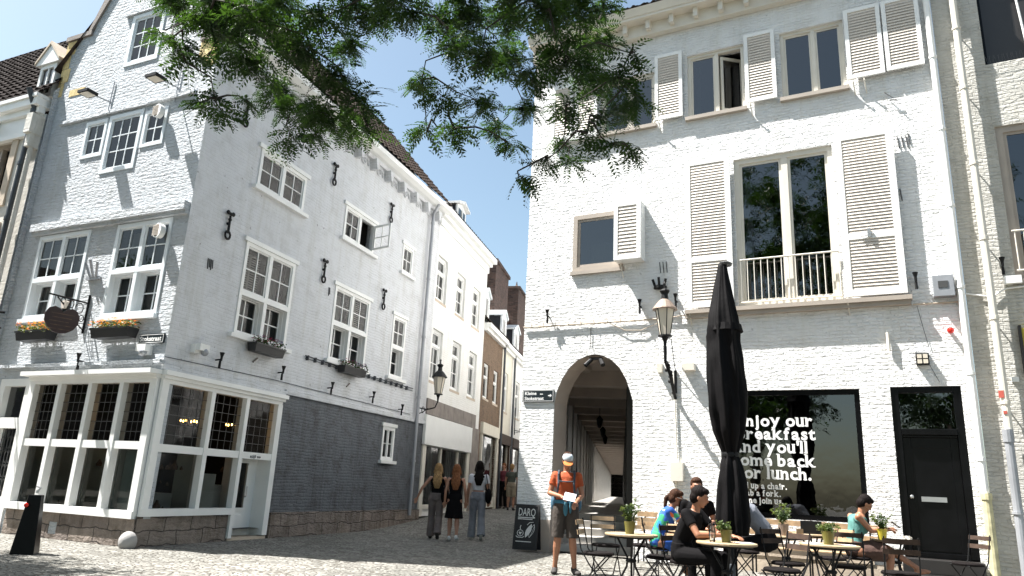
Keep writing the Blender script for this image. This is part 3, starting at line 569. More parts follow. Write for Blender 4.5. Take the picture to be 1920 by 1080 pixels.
# drain pipe at the far end of the street wall
pp = MB().tube([(9.45, -.30, 9.66), (9.45, -.12, 9.35), (9.45, -.12, 4.5), (9.45, -.12, .35)], .05, 10)
for z in (9.0, 7.2, 5.4, 3.6, 1.8): pp.bar((9.45, -.12, z), (9.45, -.12, z+.07), .062, n=10)
pp.build('drainpipe', 'zinc', H, FL, smooth=False)
# shop interior: floor, ceiling, walls, counters, goods, chandelier
ri = MB(); ri.add([(-3.3, .3, .2), (-.03, .3, .2), (-.34, 3.6, .2), (-3.3, 3.6, .2)], [(0, 1, 2, 3)]); ri.add([(-3.3, .2, 2.84), (-.03, .2, 2.84), (-.34, 3.6, 2.84), (-3.3, 3.6, 2.84)], [(3, 2, 1, 0)]); ri.add([(-3.3, 3.6, .2), (-.34, 3.6, .2), (-.34, 3.6, 2.84), (-3.3, 3.6, 2.84)], [(0, 1, 2, 3)]); ri.add([(-3.3, .2, .2), (-3.3, 3.6, .2), (-3.3, 3.6, 2.84), (-3.3, .2, 2.84)], [(0, 1, 2, 3)])
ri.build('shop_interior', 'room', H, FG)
ct = MB()
for x, y, wx, wy, h in ((-2.6, 1.2, .9, .35, .75), (-1.2, .9, .5, .4, .62), (-1.5, 2.0, 1.0, .4, .8), (-.6, 1.3, .35, .5, 1.0), (-1.9, .7, .35, .3, .5)): ct.box(x, x+wx, y, y+wy, .21, .21+h)
ct.build('counter', 'counter', H, FG)
gd = MB(); rr = random.Random(3)
for k in range(90):
    x = rr.uniform(-3.2, -.35); y = rr.uniform(.25, 2.4); z = rr.choice([.56, .56, .97, 1.25]); s_ = rr.uniform(.02, .06)
    gd.lathe((x, y, z), [(s_, 0), (s_*1.1, s_), (s_*.5, s_*2), (s_*.3, s_*2.6)], 6)
gd.build('shop_goods', 'goods', H, FG)
MB().box(-3.2, -.2, .15, .5, .541, .553).build('display_cloth', 'teal', H, FG)
EM = emit('warm_bulb', (1, .5, .12), 14)
for j, (cx, cy, cz) in enumerate(((-.9, .8, 2.2), (-1.3, 1.9, 2.15), (-.9, 2.7, 2.15))):
    ch = MB().bar((cx, cy, cz), (cx, cy, 2.83), .008); bl = MB()
    for k in range(6):
        t = k*math.pi/3; ch.tube([(cx, cy, cz), (cx+.1*math.cos(t), cy+.1*math.sin(t), cz-.04), (cx+.15*math.cos(t), cy+.15*math.sin(t), cz+.02)], .006, 5); bl.ell((cx+.15*math.cos(t), cy+.15*math.sin(t), cz+.05), (.013, .013, .024), 6, 5)
    c_ = ch.build('chandelier', 'iron', H, FG); bl.build('bulb', EM, c_, FG)

# ================================================================== NEIGHBOUR LEFT
NB = empty('marl_house', tuple(pt(FG, -5, 0, 0)), label='cream stone house with grey cornice and dark tiled roof at the left edge', category='house')
F2 = FG @ Matrix.Translation((0, -.12, 0))
wall(MB(), -24, -4.80, 0, 8.6, [(-7.0, -5.72, 6.7, 8.15), (-7.0, -5.55, 4.4, 5.95), (-7.2, -5.6, .6, 2.6), (-11, -9.7, 6.7, 8.15), (-11, -9.7, 4.4, 5.95)], th=.4).build('wall', 'marl', NB, F2)
MB().add([(-4.80, 0, 0), (-4.80, .4, 0), (-4.80, .4, 8.6), (-4.80, 0, 8.6)], [(0, 1, 2, 3)]).build('side_wall', 'gable_brick', NB, F2)
for z0, z1 in ((6.7, 8.15), (4.4, 5.95)):
    window(NB, F2, -7.0, -5.72 if z0 > 6 else -5.55, z0, z1, xs=[-6.35], cells={(0, 0): (1, 2, .1), (1, 0): (0, 0, 0)}, fm='taupe', fw=.1, y=.12, mw=.08)
    MB().box(-7.2, -5.5, -.05, .0, z0-.16, z0).box(-7.15, -7.0, -.04, 0, z0, z1).box(-5.72 if z0 > 6 else -5.55, -5.52 if z0 > 6 else -5.38, -.04, 0, z0, z1).box(-7.2, -5.45, -.05, 0, z1, z1+.2).build('stone_surround', 'beige_stone', NB, F2)
window(NB, F2, -7.2, -5.6, .6, 2.6, xs=[-6.4], fm='taupe', fw=.1, y=.1)
MB().box(-24, -4.9, -.10, 0, 8.1, 8.2).box(-24, -4.9, -.06, 0, 8.2, 8.6).box(-24, -4.86, -.14, 0, 8.6, 8.75).box(-24, -4.84, -.24, .1, 8.75, 8.92).box(-24, -4.82, -.28, .1, 8.92, 9.0).box(-6.5, -6.3, -.35, 0, 8.4, 8.58).box(-8.5, -8.3, -.35, 0, 8.4, 8.58).build('cornice', 'paint', NB, F2)
tiles(NB, F2, -24, -4.72, (-.2, 9.0), (3.2, 13.8), 'tile', cw=.24, ch=.3)
MB().add([(-24, 3.2, 13.75), (-4.7, 3.2, 13.75), (-4.7, 6.5, 9.2), (-24, 6.5, 9.2)], [(0, 1, 2, 3)]).build('rear_roof', 'tile', NB, F2)
MB().add([(-4.72, -.0, 9.15), (-4.72, 6.5, 9.15), (-4.72, 3.2, 13.7), (-4.72, 0, 0), (-4.72, 6.5, 0)], [(0, 1, 2), (3, 4, 1, 0)]).build('back_wall', 'gable_brick', NB, F2)
dmr = MB(); dmr.box(-5.52, -4.92, .05, 1.0, 9.1, 9.2).box(-5.5, -5.42, .05, .12, 9.2, 9.95).box(-5.02, -4.94, .05, .12, 9.2, 9.95).box(-5.42, -5.02, .05, .12, 9.85, 9.95).box(-5.5, -5.44, .12, 1.2, 9.2, 9.95).box(-5.0, -4.94, .12, 1.2, 9.2, 9.95).prism([(-5.62, 9.95), (-4.82, 9.95), (-4.82, 10.02), (-5.22, 10.5), (-5.62, 10.02)], 0, .12).prism([(-5.6, 10.0), (-4.84, 10.0), (-5.22, 10.44)], .12, 1.6)
d = dmr.build('dormer', 'paint', NB, F2); MB().add([(-5.42, .09, 9.2), (-5.02, .09, 9.2), (-5.02, .09, 9.85), (-5.42, .09, 9.85)], [(0, 1, 2, 3)]).build('pane', 'dark_glass', d, F2); MB().box(-5.24, -5.2, .06, .1, 9.2, 9.85).build('glazing_bars', 'paint', d, F2)
MB().prism([(-5.22, 10.44), (-5.22, 10.52), (-5.64, 10.03), (-5.64, 9.97)], -.03, 1.7).prism([(-5.22, 10.44), (-4.80, 9.97), (-4.80, 10.03), (-5.22, 10.52)], -.03, 1.7).build('dormer_roof', 'beige_stone', d, F2)
p = MB().tube([(-5.02, -.35, 9.1), (-5.02, -.14, 8.7), (-5.02, -.14, .3)], .055, 10)
for z in (8.6, 7.35, 6.1, 4.6, 3.0, 1.5): p.bar((-5.02, -.14, z), (-5.02, -.14, z+.08), .072, n=10)
p.build('drainpipe', 'dark_zinc', NB, F2)
p = MB().tube([(-4.86, -.12, 8.2), (-4.86, -.12, .3)], .05, 10).box(-4.98, -4.78, -.28, 0, 8.05, 8.5).box(-4.94, -4.8, -.22, 0, 7.75, 8.05); p.build('drainpipe', 'marl', NB, F2)
# ================================================================== WHITE HOUSE with arcade, right of the street
WH = empty('white_house', (.3245, 16.10, 0), label='white painted brick house with louvred shutters and an arched passage, right of the street', category='house')
arch = [(.80, 3.05), (.86, 3.3), (.97, 3.55), (1.12, 3.77), (1.32, 3.94), (1.52, 4.02), (1.70, 4.05), (1.88, 4.02), (2.08, 3.92), (2.27, 3.74), (2.41, 3.5), (2.50, 3.25), (2.56, 3.05)]
RH = [(.80, 2.56, .0, arch), (4.30, 6.75, .92, 3.22), (7.24, 8.30, .1, 3.24), (1.15, 2.33, 5.92, 7.25), (4.72, 6.60, 4.86, 8.02), (1.75, 3.06, 9.18, 10.52), (3.79, 5.01, 9.17, 10.72), (5.75, 6.97, 9.2, 10.75)]
rb = MB(); wall(rb, 0, 8.50, -.05, 11.75, RH, th=.34)
rb.build('wall', 'white_brick', WH, FR)
MB().box(.5, .80, -.03, .33, -.05, .62).build('painted_plinth', 'tan_plaster_and_shade', WH, FR)
# eaves: soffit board with brackets, gutter
ev = MB(); ev.box(0, 8.6, -.16, 0, 11.42, 11.72).box(0, 8.6, -.42, 0, 11.72, 11.78)
ev.add([(0, -.44, 11.78), (8.6, -.44, 11.78), (8.6, -.52, 11.95), (0, -.52, 11.95), (0, 0, 11.95), (8.6, 0, 11.95), (0, 0, 11.78), (8.6, 0, 11.78)], [(0, 1, 2, 3), (3, 2, 5, 4), (0, 3, 4, 6), (1, 7, 5, 2), (0, 6, 7, 1)])
for k in range(16): u = .2+k*.545; ev.prism([(u, 11.5), (u+.10, 11.5), (u+.10, 11.72), (u, 11.72)], -.30, -.0)
ev.build('eaves_gutter', 'cream_joinery', WH, FR)
tiles(WH, FR, 0, 8.6, (-.42, 11.98), (5, 15.8), 'tile_brown', cw=.24, ch=.31, amp=.055)
MB().add([(0, 5, 15.75), (8.6, 5, 15.75), (8.6, 10, 12), (0, 10, 12)], [(0, 1, 2, 3)]).build('rear_roof', 'tile_brown', WH, FR)
dd = MB(); dd.box(3.86, 3.98, .35, .45, 12.2, 13.6).box(5.5, 5.62, .35, .45, 12.2, 13.6).box(3.98, 5.5, .35, .45, 12.2, 12.32).box(3.98, 5.5, .35, .45, 13.48, 13.6).box(4.7, 4.78, .35, .45, 12.32, 13.48).box(3.8, 5.7, .2, 2.6, 13.6, 13.7).box(3.88, 3.94, .45, 2.4, 12.2, 13.6).box(5.54, 5.6, .45, 2.4, 12.2, 13.6)
d = dd.build('dormer', 'paint', WH, FR); MB().add([(3.98, .4, 12.3), (5.5, .4, 12.3), (5.5, .4, 13.5), (3.98, .4, 13.5)], [(0, 1, 2, 3)]).build('pane', 'dark_glass', d, FR)
# upper windows with shutters
def rwin(a, b, c, d_, mid, **k): return window(WH, FR, a, b, c, d_, xs=[mid] if mid else [], fm='cream_joinery', gm='dark_glass', fw=.07, mw=.08, y=.06, sash=.04, d=.1, sill=.04, sill_out=.16, sillm='taupe', **k)
rwin(1.75, 3.06, 9.18, 10.52, 2.45)
o = rwin(3.79, 5.01, 9.17, 10.72, 4.42, cells={(1, 0): (0, 0, 0)}, curtain=[(3.9, 4.0, 9.25, 10.6)])
sh = MB().box(0, .52, 0, .04, 0, .07).box(0, .52, 0, .04, 1.25, 1.32).box(0, .06, 0, .04, .07, 1.25).box(.46, .52, 0, .04, .07, 1.25); sx = Matrix.Translation((4.50, .12, 9.28)) @ Matrix.Rotation(R(38), 4, 'Z'); sh.xform(sx)
s_ = sh.build('open_casement', 'cream_joinery', o, FR); 
MB().add([(.06, .02, .07), (.46, .02, .07), (.46, .02, 1.25), (.06, .02, 1.25)], [(0, 1, 2, 3)]).xform(sx).build('casement_pane', 'dark_glass', o, FR)
rwin(5.75, 6.97, 9.2, 10.75, 6.39)
for a, b in ((.55, 1.08), (1.14, 1.70), (3.08, 3.70), (5.04, 5.66)): louvres(WH, FR, a, b, 9.22, 10.84 if a > 2 else 10.62, y=-.11)
louvres(WH, FR, 7.0, 7.65, 9.3, 10.86, y=-.12); louvres(WH, FR, 7.68, 8.32, 9.32, 10.87, y=-.12)
MB().box(.55, 1.72, -.13, 0, 9.12, 9.2).build('sill', 'paint', WH, FR)
for u, z in ((3.2, 9.15), (5.15, 9.15), (7.1, 9.2), (2.35, 5.9), (3.8, 4.78), (6.7, 4.78), (7.3, 9.2)):
    MB().bar((u, -.02, z-.22), (u-.02, -.14, z), .012).bar((u-.02, -.14, z), (u-.02, -.14, z+.05), .01).build('shutter_stay', 'cream_joinery', WH, FR)
# tall french window
window(WH, FR, 4.72, 6.60, 4.87, 8.02, xs=[5.70], fm='cream_joinery', gm='dark_glass', fw=.10, mw=.12, y=.05, sash=.05, sill=0, rm=.8, curtain=[(4.86, 5.0, 5.0, 7.9)])
MB().box(3.70, 7.72, -.17, .0, 4.76, 4.84).box(3.70, 7.7, -.12, .0, 4.68, 4.757).build('ledge', 'taupe', WH, FR)
rl = MB(); rl.bar((4.78, -.06, 5.80), (6.6, -.06, 5.80), .018).bar((4.78, -.06, 4.93), (6.6, -.06, 4.93), .016)
for k in range(15):
    u = 4.80+k*.1275
    rl.bar((u, -.06, 4.93), (u, -.06, 5.80), .010, n=6)
rl.build('railing', 'cream_joinery', WH, FR)
louvres(WH, FR, 3.73, 4.66, 4.88, 8.09, y=-.13, rail=5.88, fr=.11); louvres(WH, FR, 6.66, 7.66, 4.88, 8.11, y=-.15, rail=6.02, fr=.12)
MB().box(7.10, 7.16, -.19, -.15, 5.98, 6.14).bar((6.98, -.17, 6.0), (7.2, -.17, 6.04), .012).build('shutter_catch', 'steel', WH, FR)
# small window with box shutter
window(WH, FR, 1.15, 2.33, 5.92, 7.25, fm='taupe', gm='dark_glass', fw=.10, y=-.02, d=.16, sash=.06, sill=.03, sill_out=.05, sillm='taupe', curtain=[(1.45, 2.2, 6.1, 6.65)])
bx_ = MB().box(2.22, 2.82, -.03, 0, 6.0, 7.3).box(2.22, 2.25, -.26, -.03, 6.0, 7.3).box(2.79, 2.82, -.26, -.03, 6.0, 7.3).box(2.25, 2.79, -.26, -.03, 7.26, 7.3).box(2.25, 2.79, -.26, -.03, 6.0, 6.04)
bx_.build('shutter_box', 'paint', WH, FR); louvres(WH, FR, 2.22, 2.82, 6.0, 7.3, y=-.31, step=.075, fr=.09)
# shop window with its lettering
sw = window(WH, FR, 4.30, 6.75, .92, 3.22, fm='black_joinery', gm='dark_glass', fw=.09, y=.05, d=.12, sash=0, rm=2.2, name='shop_window')
for t, u, z in (('Enjoy our', 4.60, 2.56), ('breakfast', 4.60, 2.32), ("and you'll", 4.54, 2.08), ('come back', 4.50, 1.84), ('for lunch.', 4.57, 1.61)):
    slab_text(t, .30, 'letter', sw, FR, u, z, .058, .009, .001, 1.0)
for i, (t, z) in enumerate((('Pull up a chair.', 1.43), ('Grab a fork.', 1.30), ('Come join us.', 1.17), ('Enjoy', 1.03))):
    slab_text(t, .15, 'letter', sw, FR, 4.56, z, .058, .005, .001, .86)
MB().box(4.5, 6.6, .5, .9, .95, 1.1).box(5.0, 5.3, .9, 1.0, 1.3, 2.9).lathe((6.2, .8, 1.1), [(.12, 0), (.15, .2), (.1, .3)], 10).build('window_display', 'goods', sw, FR)
for u in (4.25, 4.3): pass
# black door with steps
dr = MB(); dr.box(7.24, 7.36, .03, .2, .46, 3.24).box(8.18, 8.30, .03, .2, .46, 3.24).box(7.36, 8.18, .03, .2, 3.14, 3.24).box(7.36, 8.18, .0, .2, 2.42, 2.52).box(7.36, 8.18, .06, .2, 2.38, 2.419)
dr.box(7.36, 8.18, .12, .17, .46, 2.38).box(7.36, 7.48, .095, .12, .46, 2.38).box(8.06, 8.18, .095, .12, .46, 2.38).box(7.48, 8.06, .095, .12, 2.2, 2.38).box(7.36, 8.18, .03, .12, .44, .53)
d = dr.build('door', 'door_black', WH, FR, bevel=.006)
MB().box(7.48, 8.06, .1, .118, .56, 2.2).build('door_panel', 'door_black', d, FR)
MB().box(7.56, 7.93, .075, .1, 1.33, 1.41).build('letter_slot', 'steel', d, FR); MB().ell((7.42, .07, 1.4), (.035, .03, .035)).build('door_knob', 'steel', d, FR)
MB().add([(7.36, .1, 2.52), (8.18, .1, 2.52), (8.18, .1, 3.14), (7.36, .1, 3.14)], [(0, 1, 2, 3)]).build('pane', 'dark_glass', d, FR)
MB().box(7.2, 8.34, -.30, .3, .22, .44).box(7.1, 8.4, -.62, -.3, .0, .2).box(7.1, 8.4, -.3, .3, 0, .22).build('door_steps', 'arc_dark', WH, FR, bevel=.01)
MB().box(4.30, 6.78, -.06, 0, .28, .50).box(3.6, 7.2, -.045, 0, -.05, .279).build('base_course', 'beige_stone', WH, FR)
each('cable_box', 'cream_joinery', WH, FR, [MB().box(3.36, 3.60, -.14, 0, 1.5, 1.85), MB().box(3.1, 3.2, -.12, 0, 3.60, 3.78), MB().box(3.62, 3.86, -.16, 0, 3.62, 3.76)])
each('cable_conduit', 'cream_joinery', WH, FR, [MB().bar((3.47, -.025, 1.85), (3.42, -.025, 3.6), .014), MB().bar((3.42, -.03, 0.1), (3.44, -.03, 1.5), .02)])
MB().bar((7.72, -.04, 4.68), (8.4, -.04, 4.68), .016).build('cable_run', 'beige_stone', WH, FR)
MB().tube([(7.78, -.02, 4.66), (7.85, -.02, 4.2), (7.9, -.02, 3.9)], .004).build('cable_run', 'iron', WH, FR)
MB().tube([(7.88, -.02, 3.6), (8.0, -.02, 3.3)], .004).build('cable_run', 'iron', WH, FR)
cc = MB().bar((.0, -.04, 4.72), (3.2, -.04, 4.72), .018).bar((3.2, -.04, 4.72), (3.7, -.05, 4.76), .012)
for k in range(11): cc.bar((.2+k*.3, -.06, 4.68), (.2+k*.3, -.06, 4.8), .007, n=5)
cc.tube([(2.05, -.04, 4.7), (2.4, -.05, 4.52), (2.75, -.05, 4.5), (3.2, -.04, 4.66)], .008)
cc.build('cable_run', 'beige_stone', WH, FR)
for u, z in ((1.62, 4.4),): MB().tube([(u, -.02, 4.66), (u, -.02, 4.25), (u+.05, -.1, 4.14)], .006).build('cable_run', 'iron', WH, FR)
for u, z, k in ((3.14, 5.95, 3), (7.74, 7.95, 3), (7.92, 8.0, 1), (7.7, 6.9, 1)):
    a = MB()
    for j in range(k): a.bar((u+j*.07, -.012, z), (u+j*.07+.02, -.012, z-.24), .009)
    a.build('rusty_cramp', 'lead', WH, FR)
MB().tube([(7.28, -.05, 4.2), (7.28, -.05, 3.86)], .03).build('vent_pipe', 'cream_joinery', WH, FR)
MB().bar((7.6, -.05, 8.9), (7.75, -.10, 8.72), .010).bar((7.68, -.06, 8.72), (7.8, -.06, 8.70), .01).build('wall_hook', 'lead', WH, FR)
for z, x in ((10.2, 0),): pass
pp = MB().tube([(8.46, -.09, 11.9), (8.46, -.09, 1.45)], .058, 12)
for z in (10.9, 9.4, 7.9, 6.4, 4.9, 3.4, 2.0): pp.bar((8.46, -.09, z), (8.46, -.09, z+.05), .070, n=12).bar((8.46, -.09, z+.025), (8.46, .01, z+.025), .012)
pp.build('drainpipe', 'paint', WH, FR); MB().tube([(8.47, -.09, 1.45), (8.47, -.09, .02)], .072, 12).bar((8.47, -.09, 1.40), (8.47, -.09, 1.5), .085, n=12).build('drainpipe_foot', plain('mossy_cream_iron', (.5, .46, .28), .6, var=.3, vscale=8), WH, FR)
# flank towards the street with the arcade openings; arcade interior
AX = Vector((.157, .988, 0)).normalized()
FA = Matrix.Translation((.3245, 16.1006, 0)) @ Matrix.Rotation(math.atan2(AX.y, AX.x), 4, 'Z')      # x up the street, +y towards the street
fz = .72
def aw(x, y): return FR.inverted() @ (FA @ Vector((x, y, 0)))
fl = MB(); ops = []
P0 = .55; PS = 2.3; PW = 1.55; NP = 40
for k in range(NP):
    a = P0+k*PS; am = a+PW/2; ops.append((a, a+PW, fz, [(a, 2.95), (a+.12, 3.25), (a+.34, 3.48), (am, 3.58), (a+PW-.34, 3.48), (a+PW-.12, 3.25), (a+PW, 2.95)]))
wall(fl, 0, 95, -.05, 11.7, ops, th=.42, extra=())
fl.xform(Matrix.Diagonal((1, -1, 1, 1)))
fl.build('flank_wall', 'white_brick', WH, FA)
pi = MB()       # inner faces of the piers, their shade painted in as a dark tone
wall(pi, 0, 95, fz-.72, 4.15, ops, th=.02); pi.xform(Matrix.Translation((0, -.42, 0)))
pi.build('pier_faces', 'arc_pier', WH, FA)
for k in range(NP-1):
    a = P0+PW+k*PS+.06
    MB().box(a, a+PS-PW-.12, -.68, -.425, 0, 3.77).build('pilaster', 'arc_white', WH, FA)
AWD = 2.45      # clear width incl. wall
ar = MB()
ar.add([(.2, -.40, 4.15), (95, -.40, 4.15), (95, -AWD, 4.15), (-.6, -AWD, 4.15)], [(0, 1, 2, 3)])
for k in range(NP+1): a = P0-PS+PW+k*PS+.18; (ar.box(a, a+.4, -AWD, -.42, 3.78, 4.149) if k else None)
ar.build('arcade_ceiling', 'tan_plaster_and_shade', WH, FA)
aw_ = MB().add([(-.6, -AWD, 0), (95, -AWD, 0), (95, -AWD, 4.15), (-.6, -AWD, 4.15)], [(0, 1, 2, 3)])
for k in range(46): a = .4+k*2.0; aw_.box(a, a+.35, -AWD, -AWD+.14, 0, 4.14)
aw_.build('arcade_inner_wall', 'arc_dark', WH, FA)
MB().add([(95, 0, 0), (95, -AWD, 0), (95, -AWD, 4.15), (95, 0, 4.15)], [(0, 1, 2, 3)]).build('arcade_end', 'room', WH, FA)
# steps and floor of the passage
stp = MB()
st = [(.15, .14), (.75, .28), (1.35, .43), (1.95, .58), (2.55, .72)]
for i, (x, z) in enumerate(st):
    x2 = st[i+1][0] if i < 4 else 95.0
    stp.box(x, x2+.0, -AWD+.01, -.03, -.02, z-.004*i)
stp.build('arcade_steps', plain('worn_stone_paving', (.42, .40, .37), .6, bump=.003, bscale=12, var=.25, vscale=2.5), WH, FA)
# body closing the house behind the fronts
cl = MB(); o2 = FR.inverted()
def fr(x, y, z): v = o2 @ (FA @ Vector((x, y, 0))); return (v.x, v.y, z)
cl.add([fr(.35, -.42, 4.16), fr(95, -.42, 4.16), fr(95, -12, 4.16), (8.5, .34, 4.16)], [(0, 1, 2, 3)])
cl.add([fr(95, 0, 0), fr(95, -12, 0), fr(95, -12, 11.7), fr(95, 0, 11.7)], [(0, 1, 2, 3)])
cl.add([(8.5, 0, 0), fr(95, -12, 0), fr(95, -12, 11.7), (8.5, 0, 11.7)], [(0, 1, 2, 3)])
cl.add([(0, .1, 11.74), (8.5, .1, 11.74), fr(95, -12, 11.74), fr(95, 0, 11.74)], [(0, 1, 2, 3)])
cl.add([(2.56+.25, .345, 0), (8.5, .345, 0), (8.5, .345, .02), (2.8, .345, .02)], [(0, 1, 2, 3)])
cl.build('rear_body', 'arc_white', WH, FR)
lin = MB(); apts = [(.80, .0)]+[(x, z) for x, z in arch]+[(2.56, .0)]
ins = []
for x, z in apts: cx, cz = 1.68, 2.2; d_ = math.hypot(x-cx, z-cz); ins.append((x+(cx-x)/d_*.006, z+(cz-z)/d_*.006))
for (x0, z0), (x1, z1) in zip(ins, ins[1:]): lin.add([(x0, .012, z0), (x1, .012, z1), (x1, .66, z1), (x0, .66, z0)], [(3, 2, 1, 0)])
lin.build('arch_shade_lining', 'tan_plaster_and_shade', WH, FR)  # sheet added over the white reveals, their warm shade painted as tan
bk = MB(); wall(bk, 0.0, 3.1, 0, 4.3, [(.80, 2.56, 0, arch)], th=.005); bk.xform(Matrix.Translation((0, .655, 0))); bk.build('arch_back_wall', 'tan_plaster_and_shade', WH, FR)
# front ceiling lamps in the passage
for k, x in enumerate((3.4, 7.3, 11.2, 15.1)):
    y = -1.5
    if k == 0: continue
    l = MB().bar((x, y, 3.78), (x, y, 3.5), .008).lathe((x, y, 3.2), [(.03, -.04), (.07, 0), (.11, .2), (.13, .21), (.05, .3), (.02, .34)], 6)
    tag(l.build('passage_lantern', 'iron', None, FA), ['', 'black hanging lantern nearest the arch inside the passage', 'black hanging lantern second from the arch inside the passage', 'black hanging lantern farthest from the arch inside the passage'][k], 'lantern', 'lanterns hanging in the passage')
tag(MB().lathe((1.55, -1.30, 4.05), [(.03, -.06), (.14, -.05), (.17, 0), (.17, .05), (.0, .06)], 16).build('ceiling_lamp', 'taupe', None, FA), 'flat round lamp on the passage ceiling just behind the arch', 'lamp')

# ================================================================== CREAM HOUSE at the right edge
RB = empty('cream_house', tuple(pt(FR, 8.6, 0, 0)), label='cream painted brick house with dark windows at the right edge', category='house')
F3 = FR @ Matrix.Translation((0, -.015, 0))
wall(MB(), 8.53, 17, -.05, 13, [(9.27, 10.9, 9.1, 11.2), (9.27, 10.9, 5.0, 7.85), (12, 14, 5, 7.8), (12, 14, 9.1, 11), (11.2, 12.4, .2, 2.8)], th=.3).build('wall', 'cream_brick', RB, F3)
window(RB, F3, 9.27, 10.9, 5.0, 7.85, xs=[10.1], fm='taupe', gm='dark_glass', fw=.12, y=.04, sash=.05, sill=.05, sillm='taupe', sill_out=.08)
window(RB, F3, 9.27, 10.9, 9.1, 11.2, xs=[], fm='black_joinery', gm='arc_dark', fw=.06, y=.14, sash=0, sill=.02, sillm='brown_stone', sill_out=.12)
MB().bar((9.95, .05, 9.1), (9.85, .05, 10.9), .02).build('blind_rod', 'paint', RB, F3)
sp_ = MB()
for k in range(26): sp_.bar((9.3+k*.045, -.05, 9.1), (9.29+k*.045+.03*((k*7) % 3-1)*.5, -.08, 9.22), .003, n=4)
sp_.build('bird_spikes', 'lead', RB, F3)
r2 = MB().bar((9.3, -.05, 5.85), (10.9, -.05, 5.85), .018).bar((9.3, -.05, 5.15), (10.9, -.05, 5.15), .016)
for k in range(12): r2.bar((9.34+k*.13, -.05, 5.15), (9.34+k*.13, -.05, 5.85), .01, n=6)
r2.build('railing', 'cream_joinery', RB, F3)
window(RB, F3, 12, 14, 5, 7.8, xs=[13], fm='taupe', gm='dark_glass', fw=.1); window(RB, F3, 12, 14, 9.1, 11, xs=[13], fm='taupe', gm='dark_glass', fw=.1)
pp = MB().tube([(8.88, -.16, 13), (8.88, -.16, 2.35)], .060, 12)
for z in (11.2, 9.85, 8.6, 7.1, 5.7, 4.3, 2.9): pp.bar((8.88, -.16, z), (8.88, -.16, z+.05), .073, n=12).bar((8.88, -.16, z+.02), (8.88, 0, z+.02), .012)
pp.build('drainpipe', 'cream_joinery', RB, F3); MB().tube([(8.86, -.16, 2.35), (8.86, -.16, .0)], .066, 12).bar((8.86, -.16, 2.3), (8.86, -.16, 2.5), .08, n=12).bar((8.86, -.16, 1.2), (8.86, -.16, 1.24), .085, n=12).build('drainpipe_foot', 'zinc', RB, F3)
MB().box(8.80, 8.87, -.222, -.19, 3.0, 3.12).build('sticker', 'pink', RB, F3)
MB().box(8.83, 8.88, -.226, -.19, 2.74, 2.79).build('sticker', 'pink', RB, F3)
MB().box(9.1, 9.34, -.12, 0, 4.92, 5.05).build('cable_box', 'paint', RB, F3)
MB().tube([(8.5, -.02, 4.82), (8.9, -.04, 4.72), (9.1, -.03, 4.85), (9.8, -.03, 4.9)], .014).build('cable_run', 'paint', RB, F3)
MB().box(9.02, 9.12, -.04, 0, 3.28, 3.36).build('junction_box', 'paint', RB, F3)

# ================================================================== WHITE STREET HOUSE
WB = empty('white_street_house', (-2.41, 22.08, .3), label='smooth white three-storey house with a blank white shop sign, left side of the street', category='house')
wh = []
for k, u in enumerate((.12, 2.06, 3.92)): wh += [(u, u+.92, 6.86, 8.32), (u, u+.92, 4.28, 5.92)]
wall(MB(), 0, 5.55, .3, 9.75, wh+[(.1, 4.3, .5, 2.32)], th=.18).build('wall', 'street_white', WB, FW)
for i, (a, b, c, d_) in enumerate(wh): window(WB, FW, a, b, c, d_, zs=[d_-.5], cells={(0, 0): (2, 2, 0), (0, 1): (1, 1, 0)}, fw=.09, y=.08, sash=.04, mt=.03, rm=.3, sill=.05, sillm='beige_stone', sill_out=.09, curtain=[(a+.1, b-.1, d_-.45, d_-.1)] if i in (0, 2) else None)
MB().box(-.1, 5.6, -.18, .0, 9.55, 9.68).box(-.1, 5.65, -.34, .1, 9.68, 9.86).box(0, 5.6, -.05, 0, 9.3, 9.55).build('gutter', 'paint', WB, FW)
ss = MB()
for k in range(10): ss.box(k*.5, k*.5+.495, -.05-.004*(k % 2), 0, 3.25, 3.72)
ss.box(4.6, 5.55, -.045, 0, .3, 3.25); ss.build('stone_lintel', 'brown_stone', WB, FW)
MB().box(-.1, 4.55, -.09, -.0, 2.35, 3.22).build('blank_sign', 'paint', WB, FW)
o = MB().box(-.05, .22, -.04, .1, .3, 2.35).box(4.3, 4.6, -.03, .1, .3, 2.35).box(.22, 4.3, -.03, .1, .5, .62).box(1.6, 1.66, -.02, .08, .62, 2.35).box(3.3, 3.36, -.02, .08, .62, 2.35).build('shopfront', 'cream_joinery', WB, FW)
MB().add([(.22, .04, .62), (4.3, .04, .62), (4.3, .04, 2.35), (.22, .04, 2.35)], [(0, 1, 2, 3)]).build('pane', 'shop_glass', o, FW)
MB().room(.1, 4.4, .2, 2.6, .4, 2.4).build('shop_interior', 'room', WB, FW)
cu = MB()
for a, b in ((1.0, 1.35), (1.9, 2.3), (2.9, 3.25), (3.6, 4.2)):
    for k in range(6): cu.box(a+(b-a)*k/6, a+(b-a)*(k+.7)/6, .5+.02*(k % 2), .55, .5, 2.35)
cu.build('shop_curtain', 'display', WB, FW)
MB().box(.4, 1.5, .6, 1.2, .5, .9).box(2, 3, .8, 1.3, .5, 1.0).build('shop_counter', 'goods', WB, FW)
tiles(WB, FW, 0, 5.6, (-.3, 9.86), (3.0, 10.5), 'tile_brown', cw=.25, ch=.3)
MB().add([(5.55, 0, .2), (5.55, 5, .2), (5.55, 5, 9.8), (5.55, 3.0, 10.45), (5.55, 0, 9.8), (0, 3.0, 10.48), (5.6, 3.0, 10.48), (5.6, 5, 9.8), (0, 5, 9.8)], [(0, 1, 2, 3, 4), (5, 6, 7, 8)]).build('back_wall', 'street_white', WB, FW)
